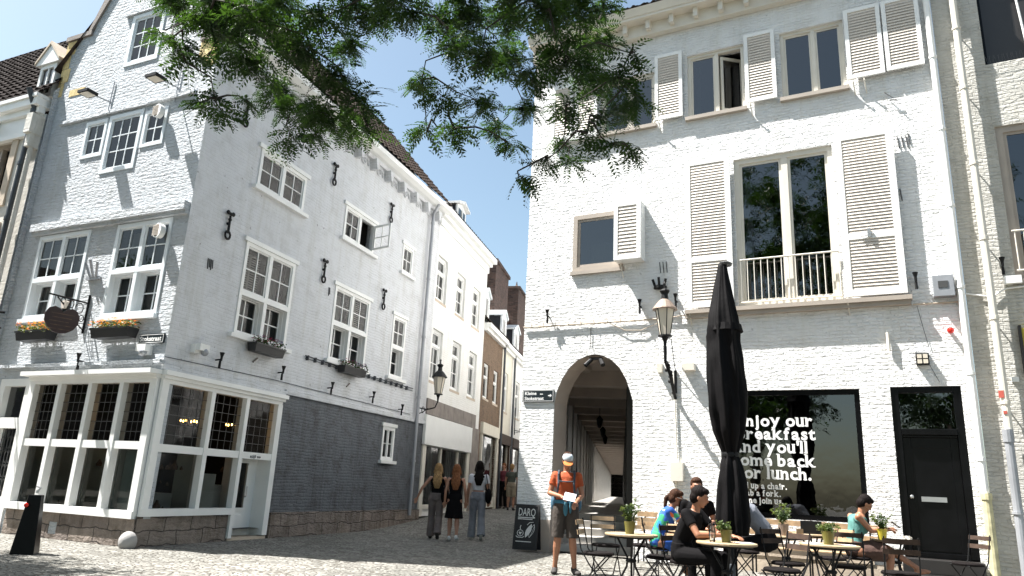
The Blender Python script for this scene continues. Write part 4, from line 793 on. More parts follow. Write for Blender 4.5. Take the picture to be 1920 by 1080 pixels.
d = MB().prism([(2.3, 9.9), (3.3, 9.9), (3.3, 10.95), (2.8, 11.1), (2.3, 10.95)], .28, .34).prism([(2.2, 10.95), (2.8, 11.12), (3.4, 10.95), (3.4, 11.03), (2.8, 11.22), (2.2, 11.03)], .15, 1.9).build('dormer', 'paint', WB, FW)
MB().box(2.34, 3.26, .342, 1.9, 9.9, 10.94).build('dormer_cheek', 'slate', d, FW); MB().add([(2.42, .27, 10.0), (3.18, .27, 10.0), (3.18, .27, 10.85), (2.42, .27, 10.85)], [(0, 1, 2, 3)]).build('pane', 'dark_glass', d, FW); MB().box(2.77, 2.83, .24, .28, 10, 10.85).box(2.42, 3.18, .25, .28, 10.4, 10.43).build('glazing_bars', 'paint', d, FW)
MB().box(.9, 1.7, .9, 1.7, 10.0, 10.95).box(.85, 1.75, .85, 1.75, 10.95, 11.05).build('chimney', 'chimney_brick', WB, FW)

# ================================================================== FAR ROW
def rowhouse(name, label, u0, u1, eave, mat, wins, base, shop, dorms, pipe=True):
    o = empty(name, tuple(pt(FB, u0, 0, .4)), label=label, category='house', group='narrow houses further up the street')
    wl = [(a, b, c, d_) for (a, b, c, d_) in wins]
    wall(MB(), u0, u1, .2, eave, wl+([shop] if shop else []), th=.18).build('wall', mat, o, FB)
    for (a, b, c, d_) in wl: window(o, FB, a, b, c, d_, zs=[c+(d_-c)*.62], fw=.08, y=.06, sash=.03, rm=.25, sill=.05, sillm='beige_stone', room=True)
    MB().box(u0, u1, -.14, 0, eave-.22, eave-.1).box(u0, u1+.02, -.26, .1, eave-.1, eave+.08).build('gutter', 'paint', o, FB)
    if shop:
        a, b, c, d_ = shop
        s = MB().box(a-.15, a, -.08, .1, .35, d_).box(b, b+.15, -.08, .1, .35, d_).box(a-.2, b+.2, -.12, .05, d_, d_+.42).box(a, b, -.05, .1, c, c+.4).build('shopfront', 'cream_paint' if mat == 'brown_brick' else 'dark_wood', o, FB)
        MB().add([(a, .05, c+.4), (b, .05, c+.4), (b, .05, d_), (a, .05, d_)], [(0, 1, 2, 3)]).build('pane', 'dark_glass', s, FB)
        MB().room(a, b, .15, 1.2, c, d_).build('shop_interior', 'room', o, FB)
    tiles(o, FB, u0, u1, (-.2, eave+.1), (3.0, eave+3.2), 'tile_brown', cw=.25, ch=.3)
    MB().add([(u1, 0, .2), (u1, 5, .2), (u1, 5, eave), (u1, 3, eave+3.15), (u1, 0, eave), (u0, 3, eave+3.2), (u1, 3, eave+3.2), (u1, 6, eave), (u0, 6, eave), (u0, 0, eave), (u0, 6, eave), (u0, 3, eave+3.15)], [(0, 1, 2, 3, 4), (5, 6, 7, 8), (9, 10, 11)]).build('back_wall', 'chimney_brick', o, FB)
    for (a, b) in dorms:
        z = eave+.15; d = MB().prism([(a, z), (b, z), (b, z+1.15), ((a+b)/2, z+1.42), (a, z+1.15)], .12, .2).prism([(a-.1, z+1.15), ((a+b)/2, z+1.42), (b+.1, z+1.15), (b+.1, z+1.24), ((a+b)/2, z+1.52), (a-.1, z+1.24)], .05, 1.8).build('dormer', 'lit_frame', o, FB)
        MB().box(a+.03, b-.03, .202, 1.8, z, z+1.14).build('dormer_cheek', 'slate', d, FB); MB().add([(a+.12, .11, z+.1), (b-.12, .11, z+.1), (b-.12, .11, z+1.05), (a+.12, .11, z+1.05)], [(0, 1, 2, 3)]).build('pane', 'dark_glass', d, FB); MB().box((a+b)/2-.02, (a+b)/2+.02, .08, .12, z+.1, z+1.05).build('glazing_bars', 'paint', d, FB)
    if pipe: MB().tube([(u1-.05, -.12, eave-.1), (u1-.05, -.12, .3)], .05, 8).build('drainpipe', 'dark_zinc', o, FB)
    return o
h1 = rowhouse('brown_brick_house', 'narrow brown brick house with cream shop fascia, next after the white street house', 0, 3.62, 7.25, 'brown_brick', [(.35, 1.25, 4.5, 5.85), (2.1, 3.0, 4.5, 5.85)], None, (.5, 3.1, .45, 3.15), [(.3, 1.2)])
h2 = rowhouse('cream_row_house', 'narrow cream house between two drainpipes beyond the brown brick house', 3.64, 6.0, 7.2, 'cream_paint', [(4.2, 5.1, 4.4, 6.1)], None, (3.95, 5.7, .45, 3.0), [(3.75, 4.75)])
h3 = rowhouse('pale_row_house', 'pale house with white dormer farthest up the street', 6.02, 13.5, 7.2, 'street_white', [(7, 8, 4.4, 6.1), (9, 10, 4.4, 6.1), (11, 12, 4.4, 6.1)], None, (6.6, 9.2, .45, 3.0), [(6.6, 7.9)], False)
c_ = MB().box(4.3, 7.2, .65, 1.9, 7.3, 11.15).box(4.22, 7.28, .57, 1.98, 11.15, 11.3).box(5.6, 5.8, 1.0, 1.2, 11.3, 11.5); c_.build('chimney', 'chimney_brick', h2, FB)
c_ = MB().box(9.4, 12.0, .55, 1.6, 7.3, 11.3).box(9.3, 12.1, .45, 1.7, 11.3, 11.42).lathe((10.6, .9, 11.42), [(.12, 0), (.1, .2), (.25, .25), (.05, .4), (.02, .6)], 8); c_.build('chimney', 'chimney_brick', h3, FB)
MB().prism([(7.2, 7.4), (12, 7.4), (12, 9.2), (7.2, 10.2)], 1.0, 1.2).build('party_wall', 'chimney_brick', h3, FB)
E_ = empty('end_house', (6, 60, .5), label='pale house closing the far end of the street', category='house')
FE = frame(-6, 58, 0, .3)
wall(MB(), 0, 11.5, 0, 8, [(1.5+k*2.4, 2.5+k*2.4, 4, 5.8) for k in range(4)]+[(1.5+k*2.4, 2.7+k*2.4, 0.3, 2.6) for k in range(4)]).build('wall', 'street_white', E_, FE)
for k in range(4): window(E_, FE, 1.5+k*2.4, 2.5+k*2.4, 4, 5.8, rm=.3)
# ================================================================== LANTERNS, SIGNS, FIXTURES
def lantern(F, x, z, out, label, s=1.0, group='street lanterns on wall brackets', mode=0):
    """classic glass lantern on a bracket; top-level"""
    o = empty('street_lantern', tuple(pt(F, x, -out, z)), label=label, category='street lamp', group=group)
    r = .15*s; h = .42*s
    MB().lathe((x, -out, z), [(r*.55, 0), (r*1.0, h)], 6).build('lamp_glass', 'frost', o, F)
    fr_ = MB()
    for k in range(6): t = k*math.pi/3; fr_.bar((x+r*.56*math.cos(t), -out+r*.56*math.sin(t), z), (x+r*1.01*math.cos(t), -out+r*1.01*math.sin(t), z+h), .008*s, n=5)
    fr_.lathe((x, -out, z-.03), [(r*.75, 0), (r*.75, .025), (r*.5, .03)], 12).lathe((x, -out, z), [(.02, -.22*s), (.03*s, -.1*s), (r*.4, -.03)], 8)
    fr_.build('frame', 'iron', o, F)
    MB().lathe((x, -out, z+h), [(r*1.35, 0), (r*1.3, .02*s), (r*.75, .13*s), (r*.45, .17*s)], 16).build('lid', 'copper' if mode == 1 else 'iron', o, F)
    MB().lathe((x, -out, z+h+.16*s), [(r*.42, 0), (r*.35, .1*s), (r*.55, .15*s), (r*.5, .17*s), (.02, .2*s), (.02, .26*s), (.03, .28*s), (.01, .32*s)], 10).build('chimney_cap', 'iron', o, F)
    b = MB()
    if mode == 0:
        b.tube([(x, -out, z-.2*s), (x-.05, -out*.9, z-.36*s), (x-.12, -out*.5, z-.42*s), (x-.2, -.03, z-.38*s)], .018, 6).tube([(x-.2, -.03, z+.55), (x-.2, -.03, z-.7)], .022, 6)
        b.tube([(x-.2+.09*math.cos(t), -out*.35, z-.5+.09*math.sin(t)) for t in [k*math.pi/5 for k in range(9)]], .012, 5).tube([(x-.2, -.03, z-.62), (x-.16, -out*.3, z-.56), (x-.1, -out*.55, z-.44)], .014, 5)
    else:
        b.tube([(x, -out, z-.18*s), (x, -out+.01, z-.42*s), (x+.06, -out*.75, z-.62*s), (x+.04, -out*.4, z-.8*s), (x+.03, -.03, z-.95*s)], [.035, .03, .04, .03, .03], 8)
        rr_ = random.Random(5)
        for k in range(14): tt = k/13; c = Vector((x+.02+.02*tt, -out*(1-.85*tt), z-.45*s-.5*tt)); b.ell(c+Vector((rr_.uniform(-.04, .04), rr_.uniform(-.03, .03), 0)), (.035, .03, .04), 6, 5)
        b.bar((x+.03, -.02, z-.6), (x+.03, -.02, z-1.05), .03).bar((x+.05, -out*.6, z-.02), (x+.03, -.02, z-.62), .008)
    b.build('bracket', 'iron', o, F); return o
lantern(FR, 3.42, 4.24, .62, 'large glass lantern on ornate bracket right of the arch on the white house', 1.22, mode=1)
lantern(FL, 9.85, 3.80, .55, 'lantern on scroll bracket beside the drainpipe at the end of the grey house', 1.15)
lantern(FB, 7.2, 4.3, .8, 'distant lantern on bracket high above the people far up the street', 1.3)
def street_sign(F, x0, x1, z0, z1, lines, label, arrow=False):
    o = empty('street_sign', tuple(pt(F, x0, -.03, z0)), label=label, category='street sign', group='dark street name signs')
    MB().box(x0, x1, -.035, -.005, z0, z1).build('sign_plate', 'sign_blue', o, F)
    e = .012; b = .008; m = MB()
    m.box(x0+e, x1-e, -.038, -.036, z0+e, z0+e+b).box(x0+e, x1-e, -.038, -.036, z1-e-b, z1-e).box(x0+e, x0+e+b, -.038, -.036, z0+e+b, z1-e-b).box(x1-e-b, x1-e, -.038, -.036, z0+e+b, z1-e-b)
    if arrow:
        cx = x1-.09; cz = (z0+z1)/2; m.box(cx-.045, cx+.01, -.038, -.036, cz-.010, cz+.010).prism([(cx, cz-.035), (cx+.045, cz), (cx, cz+.035)], -.038, -.036)
    m.build('border', 'letter', o, F)
    for (t, x, z, s) in lines: text(t, s, 'letter', o, F, x, z, -.037, bold=.002, depth=.001, sx=1.12)
street_sign(FR, .05, .80, 3.05, 3.31, [('Kleine', .10, 3.20, .10), ('Stokstraat', .10, 3.09, .10), ('e.o.', .47, 3.205, .045)], 'dark sign reading Kleine Stokstraat with an arrow, left of the arch', True)
street_sign(FG, -.68, -.05, 3.36, 3.53, [('Stokstraat', -.64, 3.405, .115)], 'dark sign reading Stokstraat at the corner of the grey house')
# apple-shaped hanging sign on wrought bracket
hs = empty('hanging_sign', tuple(pt(FG, -2.3, -.6, 3.9)), label='dark heart-shaped wooden shop sign hanging from a wrought iron bracket between flower boxes', category='sign')
b = MB().bar((-2.25, -.02, 4.36), (-2.25, -.02, 3.62), .02).bar((-2.25, -.02, 4.2), (-2.25, -.78, 4.2), .016).tube([(-2.25, -.02, 3.68), (-2.25, -.2, 3.8), (-2.25, -.42, 4.02), (-2.25, -.62, 4.18)], .012)
for t0, rad, cz in ((.2, .10, 4.16), (.42, .075, 4.20), (.1, .06, 3.98), (.62, .05, 4.23)):
    b.tube([(-2.25, -.02-.78*(t0+rad*math.cos(t)), cz-.09+rad*math.sin(t)) for t in [k*math.pi/5 for k in range(10)]], .009, 5)
b.bar((-2.25, -.3, 4.2), (-2.25, -.3, 4.02), .006).bar((-2.25, -.66, 4.2), (-2.25, -.66, 4.02), .006); b.build('bracket', 'iron', hs, FG)
hp = [(x*.86, z*.86) for x, z in [(0, .16), (.07, .24), (.17, .27), (.27, .22), (.33, .1), (.32, -.05), (.25, -.18), (.12, -.27), (0, -.29), (-.12, -.27), (-.25, -.18), (-.32, -.05), (-.33, .1), (-.27, .22), (-.17, .27), (-.07, .24)]]
m = MB().prism(hp[::-1], -.02, .02); m.xform(Matrix.Translation((-2.25, -.46, 3.78)) @ Matrix.Rotation(R(72), 4, 'Z')); m.build('sign_board', plain('dark_red_wood', (.03, .012, .01), .5), hs, FG)
ww = MB()
for k in range(5):
    z = .1-k*.07; ww.box(-.2+.03*(k % 2), .2-.04*(k % 3), -.024, -.021, z, z+.014)
ww.xform(Matrix.Translation((-2.25, -.46, 3.78)) @ Matrix.Rotation(R(72), 4, 'Z')); ww.build('painted_lines', 'goods', hs, FG)
ap = MB().prism([(-2.30, 4.0), (-2.22, 4.0), (-2.16, 4.12), (-2.26, 4.16), (-2.34, 4.12)], -.48, -.44); ap.build('sign_topper', 'louvre', hs, FG)
def scatter_leaves(mb, n, box, size, rr, up=.6):
    for k in range(n):
        p = Vector((rr.uniform(*box[0]), rr.uniform(*box[1]), rr.uniform(*box[2]))); a = rr.uniform(0, 6.283); t = rr.uniform(-.9, .9); s_ = size*rr.uniform(.6, 1.3)
        u = Vector((math.cos(a), math.sin(a), t)).normalized()*s_; v = u.cross(Vector((rr.uniform(-1, 1), rr.uniform(-1, 1), rr.uniform(-1, 1)))).normalized()*s_*.5
        mb.add([p-u*.5, p+v*.5, p+u*.5, p-v*.5], [(0, 1, 2, 3)])
def flower_box(F, x0, x1, z, label, fl='petal', d0=-.28, seed=1):
    o = empty('flower_box', tuple(pt(F, (x0+x1)/2, -.2, z)), label=label, category='flower box', group='flower boxes under the windows')
    rr = random.Random(seed)
    b = MB().add([(x0+.03, d0+.03, z), (x1-.03, d0+.03, z), (x1-.03, -.07, z), (x0+.03, -.07, z), (x0, d0, z+.17), (x1, d0, z+.17), (x1, -.05, z+.17), (x0, -.05, z+.17)], [(0, 3, 2, 1), (0, 1, 5, 4), (1, 2, 6, 5), (2, 3, 7, 6), (3, 0, 4, 7)])
    b.box(x0-.01, x1+.01, d0-.012, d0+.01, z+.15, z+.18).bar((x0+.2, -.05, z+.1), (x0+.2, 0, z+.1), .015).bar((x1-.2, -.05, z+.1), (x1-.2, 0, z+.1), .015).build('trough', 'planter', o, F)
    MB().box(x0+.01, x1-.01, d0+.01, -.055, z+.12, z+.15).build('soil', 'soil', o, F)
    g_ = MB(); scatter_leaves(g_, 420, ((x0, x1), (d0-.03, -.04), (z+.14, z+.30)), .055, rr); g_.build('leaves', 'herb' if fl == 'petal' else 'leaf', o, F)
    p_ = MB()
    for k in range(70):
        q = Vector((rr.uniform(x0, x1), rr.uniform(d0-.04, -.1), z+rr.uniform(.2, .34)))
        for j in range(4): a = j*1.57+rr.random(); u = Vector((math.cos(a), math.sin(a), .3))*.022; v = Vector((-math.sin(a), math.cos(a), 0))*.013; p_.add([q, q+u-v, q+u*1.6, q+u+v], [(0, 1, 2, 3)])
    p_.build('blossoms', fl, o, F); return o
flower_box(FG, -3.84, -2.90, 3.50, 'long black box of yellow and orange flowers, beside the hanging sign', seed=1)
flower_box(FG, -1.68, -.68, 3.46, 'long black box of yellow and pink flowers above the Stokstraat sign', seed=2)
flower_box(FL, 1.96, 2.9, 3.60, 'black box of violet and red flowers under the larger shuttered window', 'petal_dark', seed=3)
flower_box(FL, 5.2, 6.2, 3.70, 'black box of dark red flowers under the second window of the street wall', 'petal_dark', seed=4)
# up-down spots (small funnels on the wall)
def funnel(F, x, z, label, rot=0, grp='small funnel uplights on the walls'):
    o = MB().lathe((x, -.13, z), [(.02, -.08), (.024, 0), (.048, .08), (.042, .08)], 10).bar((x, -.13, z-.05), (x, 0, z-.06), .015).lathe((x, -.11, z-.17), [(.025, -.05), (.022, .08), (.015, .1)], 8)
    return tag(o.build('uplight', 'iron', None, F), label, 'wall light', grp)
for x, z, l in ((1.23, 3.34, 'funnel uplight nearest the shop corner on the grey street wall'), (3.1, 3.40, 'funnel uplight above the right end of the leaded shopfront'), (4.98, 3.34, 'funnel uplight on the street wall left of the last one'), (6.9, 3.38, 'funnel uplight between slate wall and second flower box, third from shopfront'), (8.5, 3.24, 'small funnel uplight nearest the drainpipe of the grey house')): funnel(FL, x, z, l)
for x, z, l in ((2.74, 5.06, 'funnel uplight to the left of the big lantern'), (3.50, 5.12, 'funnel uplight to the right of the big lantern'), (.62, 4.99, 'funnel uplight near the left edge of the white house'), (7.80, 5.16, 'funnel uplight left of the grey meter box'), (9.1, 5.3, 'funnel uplight beside the cream house window')): funnel(FR, x, z, l)
funnel(FG, -2.05, 3.14, 'dark bracket lamp below the hanging sign above the shopfront')
tag(MB().lathe((3.16, -.05, 5.35), [(.02, 0), (.14, .01), (.14, .06)], 8).tube([(3.08, -.08, 5.35), (3.02, -.12, 5.55)], .03).tube([(3.16, -.1, 5.35), (3.16, -.16, 5.58)], .03).tube([(3.24, -.08, 5.35), (3.3, -.12, 5.55)], .03).build('floodlight_cluster', 'iron', None, FR), 'cluster of three black spotlights above the big lantern', 'spotlight')
tag(MB().box(-2.42, -2.06, -.06, 0, 4.66, 4.72).tube([(-2.3, -.05, 4.7), (-2.4, -.14, 4.98)], .025).tube([(-2.22, -.05, 4.7), (-2.22, -.18, 5.02)], .025).tube([(-2.14, -.05, 4.7), (-2.06, -.14, 4.98)], .025).build('floodlight_cluster', 'zinc', None, FG), 'cluster of three spotlights between the two large gable windows', 'spotlight')
o = empty('passage_spotlight', tuple(pt(FR, 1.72, .1, 3.9)), label='black twin spotlight fixed at the crown of the arch', category='spotlight')
MB().box(1.58, 1.86, .02, .12, 3.94, 3.99).bar((1.62, .06, 3.95), (1.52, -.05, 3.80), .045, .05).bar((1.82, .06, 3.95), (1.92, -.05, 3.80), .045, .05).build('twin_heads', 'iron', o, FR)
for x, z, l in ((-3.02, 8.56, 'flat floodlight above the left part of the triple gable window'), (-1.05, 8.50, 'flat floodlight above the right part of the triple gable window')):
    o = empty('floodlight', tuple(pt(FG, x, -.3, z)), label=l, category='floodlight', group='flat floodlights on the gable')
    MB().box(x-.16, x+.14, -.55, -.3, z, z+.06).build('lamp_head', 'iron', o, FG); MB().bar((x+.05, -.3, z+.03), (x+.12, 0, z+.02), .015).tube([(x+.12, -.02, z-.3), (x+.14, -.02, z+.5)], .01).build('arm', 'zinc', o, FG)
    MB().box(x-.13, x+.11, -.52, -.33, z-.006, z-.001).build('lens', 'frost', o, FG)
for x, z, l in ((-.54, 5.44, 'round grilled loudspeaker in front of the lower gable window'), (-1.18, 7.99, 'round grilled loudspeaker in front of the small upper gable window')):
    o = empty('loudspeaker', tuple(pt(FG, x, -.2, z)), label=l, category='loudspeaker', group='round loudspeakers on the gable')
    MB().bar((x, -.07, z), (x-.02, -.17, z), .13, .14, 18).build('housing', 'paint', o, FG); g_ = MB().bar((x-.0205, -.171, z), (x-.021, -.176, z), .115, .115, 18)
    g_.build('grille', plain('dark_grille', (.18, .12, .08), .7), o, FG)
    rg = MB()
    for k in range(-3, 4): rg.box(x-.12, x+.08, -.182, -.177, z+k*.03-.004, z+k*.03+.004).box(x-.02+k*.03-.004, x-.02+k*.03+.004, -.1825, -.1775, z-.1, z+.1)
    rg.build('grille_bars', 'louvre', o, FG)
for F, x, z, l in ((FG, -.40, 3.15, 'white security camera below the Stokstraat sign'), (FL, .68, 3.30, 'white security camera on the shaded wall beside the corner')):
    o = empty('security_camera', tuple(pt(F, x, -.1, z)), label=l, category='camera', group='white security cameras')
    MB().box(x-.12, x+.08, -.1, 0, z, z+.16).box(x-.1, x+.14, -.2, -.1, z+.05, z+.17).build('housing', 'paint', o, F); MB().ell((x+.06, -.17, z+.03), (.07, .07, .07)).build('dome', 'zinc', o, F)
o = empty('meter_box', tuple(pt(FR, 8.22, -.1, 4.77)), label='grey metal box beside the drainpipe on the white house', category='box')
MB().box(8.05, 8.37, -.16, 0, 4.77, 5.15).build('housing', 'zinc', o, FR, bevel=.006); MB().box(8.13, 8.28, -.168, -.161, 4.92, 5.04).build('label_plate', 'lead', o, FR)
tag(MB().ell((8.24, -.12, 4.17), (.055, .06, .055), 12, 8).bar((8.24, -.1, 4.17), (8.24, 0, 4.17), .035).build('alarm_lamp', 'red', None, FR), 'small red alarm lamp near the drainpipe', 'alarm lamp')
o = empty('square_wall_lamp', tuple(pt(FR, 7.78, -.08, 3.7)), label='small square grilled lamp above the black door', category='wall light')
MB().box(7.68, 7.88, -.10, 0, 3.60, 3.80).build('housing', 'iron', o, FR); g_ = MB()
for k in range(2):
    for j in range(2): g_.box(7.70+k*.09, 7.77+k*.09, -.108, -.101, 3.62+j*.09, 3.69+j*.09)
g_.build('lens', 'frost', o, FR)
tag(MB().box(9.24, 9.7, -.10, 0, 3.4, 4.15).build('yellow_box', 'yellow', None, FR), 'yellow panel with dark rim at the right edge on the cream house', 'panel')
tag(MB().box(9.20, 9.238, -.12, 0, 3.36, 4.2).build('panel_rim', 'iron', None, FR), 'dark vertical rim beside the yellow panel at the right edge', 'panel')
o = empty('wall_bracket', tuple(pt(FG, -4.9, -.4, 4.1)), label='black wrought iron scroll bracket at the left edge on the stone house', category='bracket')
b = MB().bar((-4.55, -.14, 4.12), (-4.9, -.95, 4.12), .02).tube([(-4.55, -.14, 3.8), (-4.65, -.4, 3.9), (-4.8, -.7, 4.08)], .014)
for t0 in (.3, .6): b.tube([(-4.55-.35*(t0+.12*math.cos(t)), -.14-.81*(t0+.12*math.cos(t)), 4.0+.1*math.sin(t)) for t in [k*math.pi/5 for k in range(10)]], .01, 5)
b.build('scroll_bracket', 'iron', o, FG)
# bollard
o = empty('bollard', (-6.70, 11.0, 0), label='dark tapered plastic bollard with a red light, on the setts at left', category='bollard')
o_ = MB(); 
def pyr(w0, w1, z0, z1): return [(-w0, -w0, z0), (w0, -w0, z0), (w0, w0, z0), (-w0, w0, z0), (-w1, -w1, z1), (w1, -w1, z1), (w1, w1, z1), (-w1, w1, z1)]
Q = [(0, 3, 2, 1), (4, 5, 6, 7), (0, 1, 5, 4), (1, 2, 6, 5), (2, 3, 7, 6), (3, 0, 4, 7)]
MB().add(pyr(.15, .08, 0, .80), Q).build('body', 'black_joinery', o, bevel=.01); MB().bar((0, 0, .82), (.0, 0, .87), .02).tube([(0, 0, .86), (.04, 0, .9), (-.03, 0, .92)], .012).build('ring', 'steel', o)
MB().ell((-.07, -.135, .66), (.03, .012, .03)).build('red_light', 'red', o); o.rotation_euler = (0, 0, .3)
# ================================================================== A-BOARD
o = empty('chalkboard', (.50, 15.42, 0), R(-20), label='black A-frame chalkboard reading DARQ with a cup drawing, at the corner of the white house', category='sign board')
bd = MB(); bd.box(-.255, .255, 0, .025, .04, .92).box(-.255, -.215, -.012, 0, .04, .92).box(.215, .255, -.012, 0, .04, .92).box(-.215, .215, -.012, 0, .88, .92).box(-.215, .215, -.012, 0, .10, .135)
tilt = Matrix.Rotation(R(-9), 4, 'X'); bd.xform(tilt); bd.build('front_panel', 'board', o)
bk = MB().box(-.255, .255, 0, .025, .04, .92); bk.xform(Matrix.Translation((0, .29, 0)) @ Matrix.Rotation(R(9), 4, 'X')); bk.build('rear_panel', 'board', o)
T0 = WM[o.name] @ tilt
text('DARQ', .22, 'chalk', o, T0, -.195, .695, -.004, bold=.0, depth=.001, sx=.60)
ck = MB().box(-.19, .17, -.006, -.001, .655, .672).box(-.19, .12, -.006, -.001, .625, .64).box(-.2, .13, -.006, -.001, .19, .205)
ck.tube([(-.115+.065*math.cos(t), -.004, .36+.06*math.sin(t)) for t in [k*math.pi/6 for k in range(13)]], .007, 4).tube([(-.2, -.004, .30), (-.17, -.004, .275), (-.06, -.004, .275), (-.03, -.004, .30)], .009, 4).tube([(-.115, -.004, .43), (-.125, -.004, .47), (-.11, -.004, .51)], .008, 4).prism([(-.15, .375), (-.115, .32), (-.08, .375), (-.1, .385), (-.115, .37), (-.13, .385)], -.006, -.001)
for k, (dx, w_) in enumerate(((.02, .05), (.10, .045))):
    P = [(dx+(.11-k*.02)*t-.02+w_*math.sin(math.pi*t)*sg, -.004, .28+.26*t) for sg in (1, -1) for t in ([j/8 for j in range(9)] if sg == 1 else [1-j/8 for j in range(9)])]
    ck.tube(P, .005, 4)
    ck.prism([(p[0], p[2]) for p in P[:9]]+[(p[0], p[2]) for p in P[10:17]], -.005, -.002) if k == 0 else ck.tube([(dx, -.004, .3), (dx+.08, -.004, .52)], .004, 4)
ck.tube([(.02, -.004, .52), (.07, -.004, .57), (.15, -.004, .58)], .006, 4)
ck.xform(tilt); ck.build('chalk_drawing', 'chalk', o)
# ================================================================== CLOSED PARASOL
UX, UY = 3.06, 10.1
o = empty('closed_parasol', (UX, UY, 0), label='tall closed black parasol tied at the bottom, standing between the terrace tables', category='parasol')
MB().bar((0, 0, .08), (0, 0, 4.5), .026, n=12).build('pole', 'iron', o)
MB().box(-.35, .35, -.35, .35, 0, .05).bar((0, 0, .05), (0, 0, .4), .04).build('base', 'dark_zinc', o, bevel=.01)
prof = [(.22, .76), (.24, .95), (.225, 1.2), (.20, 1.45), (.165, 1.65), (.115, 1.80), (.16, 1.92), (.23, 2.1), (.275, 2.4), (.285, 2.8), (.275, 3.1), (.25, 3.35), (.262, 3.55), (.235, 3.72), (.16, 4.05), (.09, 4.38), (.07, 4.50)]
pz = MB(); n = 64; vs = []; fs = []
prof2 = []
for i in range(len(prof)-1):
    for k in range(4): t = k/4; prof2.append((prof[i][0]+(prof[i+1][0]-prof[i][0])*t, prof[i][1]+(prof[i+1][1]-prof[i][1])*t))
prof2.append(prof[-1])
prof2 = [(r*.84, z) for r, z in prof2]
for r, z in prof2:
    for i in range(n):
        t = 2*math.pi*i/n; ph = t*8+math.sin(z*1.7)*.9; fd = 1+.12*math.sin(ph)+.06*math.sin(t*15+z*2.6)+.05*math.sin(t*5+z*4.1)+.035*math.sin(t*3-z*6.3)*math.sin(z*5.2)
        amp = 1 if z < 3.5 else .6
        rr_ = r*(1+(fd-1)*amp); vs.append((rr_*math.cos(t)+.03*math.sin(z*1.3), rr_*math.sin(t), z))
pz.add(vs, [(k*n+i, k*n+(i+1) % n, (k+1)*n+(i+1) % n, (k+1)*n+i) for k in range(len(prof2)-1) for i in range(n)]+[tuple(range(n-1, -1, -1)), tuple(range((len(prof2)-1)*n, len(prof2)*n))])
pz.build('canopy', 'canvas', o, smooth=True); MB().lathe((0.03, 0, 4.49), [(.09, 0), (.10, .03), (.05, .06), (.03, .07)], 12).build('cap', 'lead', o); MB().lathe((.03*math.sin(2.34), 0, 1.77), [(.112, 0), (.116, .03), (.112, .06)], 20).build('tie_strap', 'iron', o)
# cap seam flare
MB().lathe((.0, 0, 3.50), [(.245, 0), (.235, .04), (.222, .10)], 20).build('vent_hem', 'canvas', o)

# ================================================================== TERRACE FURNITURE
def make_table(x, y, label, d=.66, rz=0, zt=.74):
    o = empty('bistro_table', (x, y, 0), rz, label=label, category='table', group='round terrace tables')
    MB().lathe((0, 0, zt-.028), [(d/2-.006, 0), (d/2, .008), (d/2, .022), (d/2-.006, .028)], 32).build('table_top', 'tabletop', o)
    MB().lathe((0, 0, zt-.05), [(d/2-.05, 0), (d/2-.05, .021)], 24).build('rim', 'iron', o)
    for k in range(3):
        a = k*2.094+.4; MB().tube([(.2*math.cos(a), .2*math.sin(a), zt-.05), (.05*math.cos(a), .05*math.sin(a), .45), (.06*math.cos(a), .06*math.sin(a), .35), (.26*math.cos(a), .26*math.sin(a), 0.01)], .013, 6).build('leg', 'iron', o)
    MB().lathe((0, 0, .4), [(.06, 0), (.07, .02), (.06, .04)], 12).build('leg_ring', 'iron', o); return o
def chair(x, y, rz, label, slat='wood', seatm='cushion'):
    """folding bistro chair, faces local -y"""
    o = empty('folding_chair', (x, y, 0), rz, label=label, category='chair', group='folding bistro chairs on the terrace')
    s = MB(); s.lathe((0, -.02, .43), [(.18, 0), (.21, .008), (.215, .03), (.20, .045)], 20, 1, .95); s.build('seat', seatm, o)
    for sx_ in (-1, 1):
        X = .19*sx_
        MB().tube([(X, -.2, .012), (X, .06, .33), (X*.98, .17, .5), (X*.96, .25, .88)], .009, 6).build('leg', 'iron', o)
        MB().tube([(X*.9, .23, .012), (X*.9, -.16, .44)], .009, 6).build('leg', 'iron', o)
    for y_, z_, r_ in ((-.13, .10, .006), (.16, .1, .006), (-.16, .435, .007), (.14, .435, .007)): MB().bar((-.185, y_, z_), (.185, y_, z_), r_).build('stretcher', 'iron', o)
    for z in (.71, .83):
        m = MB(); N_ = 6
        for k in range(N_):
            a, b = -.2+.4*k/N_, -.2+.4*(k+1)/N_; fa = .02*(1-(a/.2)**2); fb = .02*(1-(b/.2)**2); yy = .185+(z-.6)*.2
            m.add([(a, yy+fa, z-.03), (b, yy+fb, z-.03), (b, yy+fb+.01, z+.03), (a, yy+fa+.01, z+.03), (a, yy+fa+.014, z-.03), (b, yy+fb+.014, z-.03), (b, yy+fb+.024, z+.03), (a, yy+fa+.024, z+.03)], [(0, 1, 2, 3), (7, 6, 5, 4), (0, 4, 5, 1), (3, 2, 6, 7), (0, 3, 7, 4), (1, 5, 6, 2)])
        m.build('back_slat', slat, o)
    return o
make_table(1.65, 9.62, 'round table with a bushy herb pot, leftmost on the terrace')
make_table(2.82, 11.25, 'round table in front of the woman in the blue patterned dress')
make_table(2.60, 8.78, 'round table with a glass and yellow pot in front of the man in black', .68)
make_table(4.22, 11.3, 'round table with a flowering pot in front of the shop window', .70)
make_table(5.05, 12.3, 'round table set against the wall bench under the window lettering', .66)
make_table(4.06, 9.42, 'round table with an olive pot and papers, centre front of the terrace', .70)
make_table(5.98, 11.55, 'round light wood table where the woman in green sits', .66)
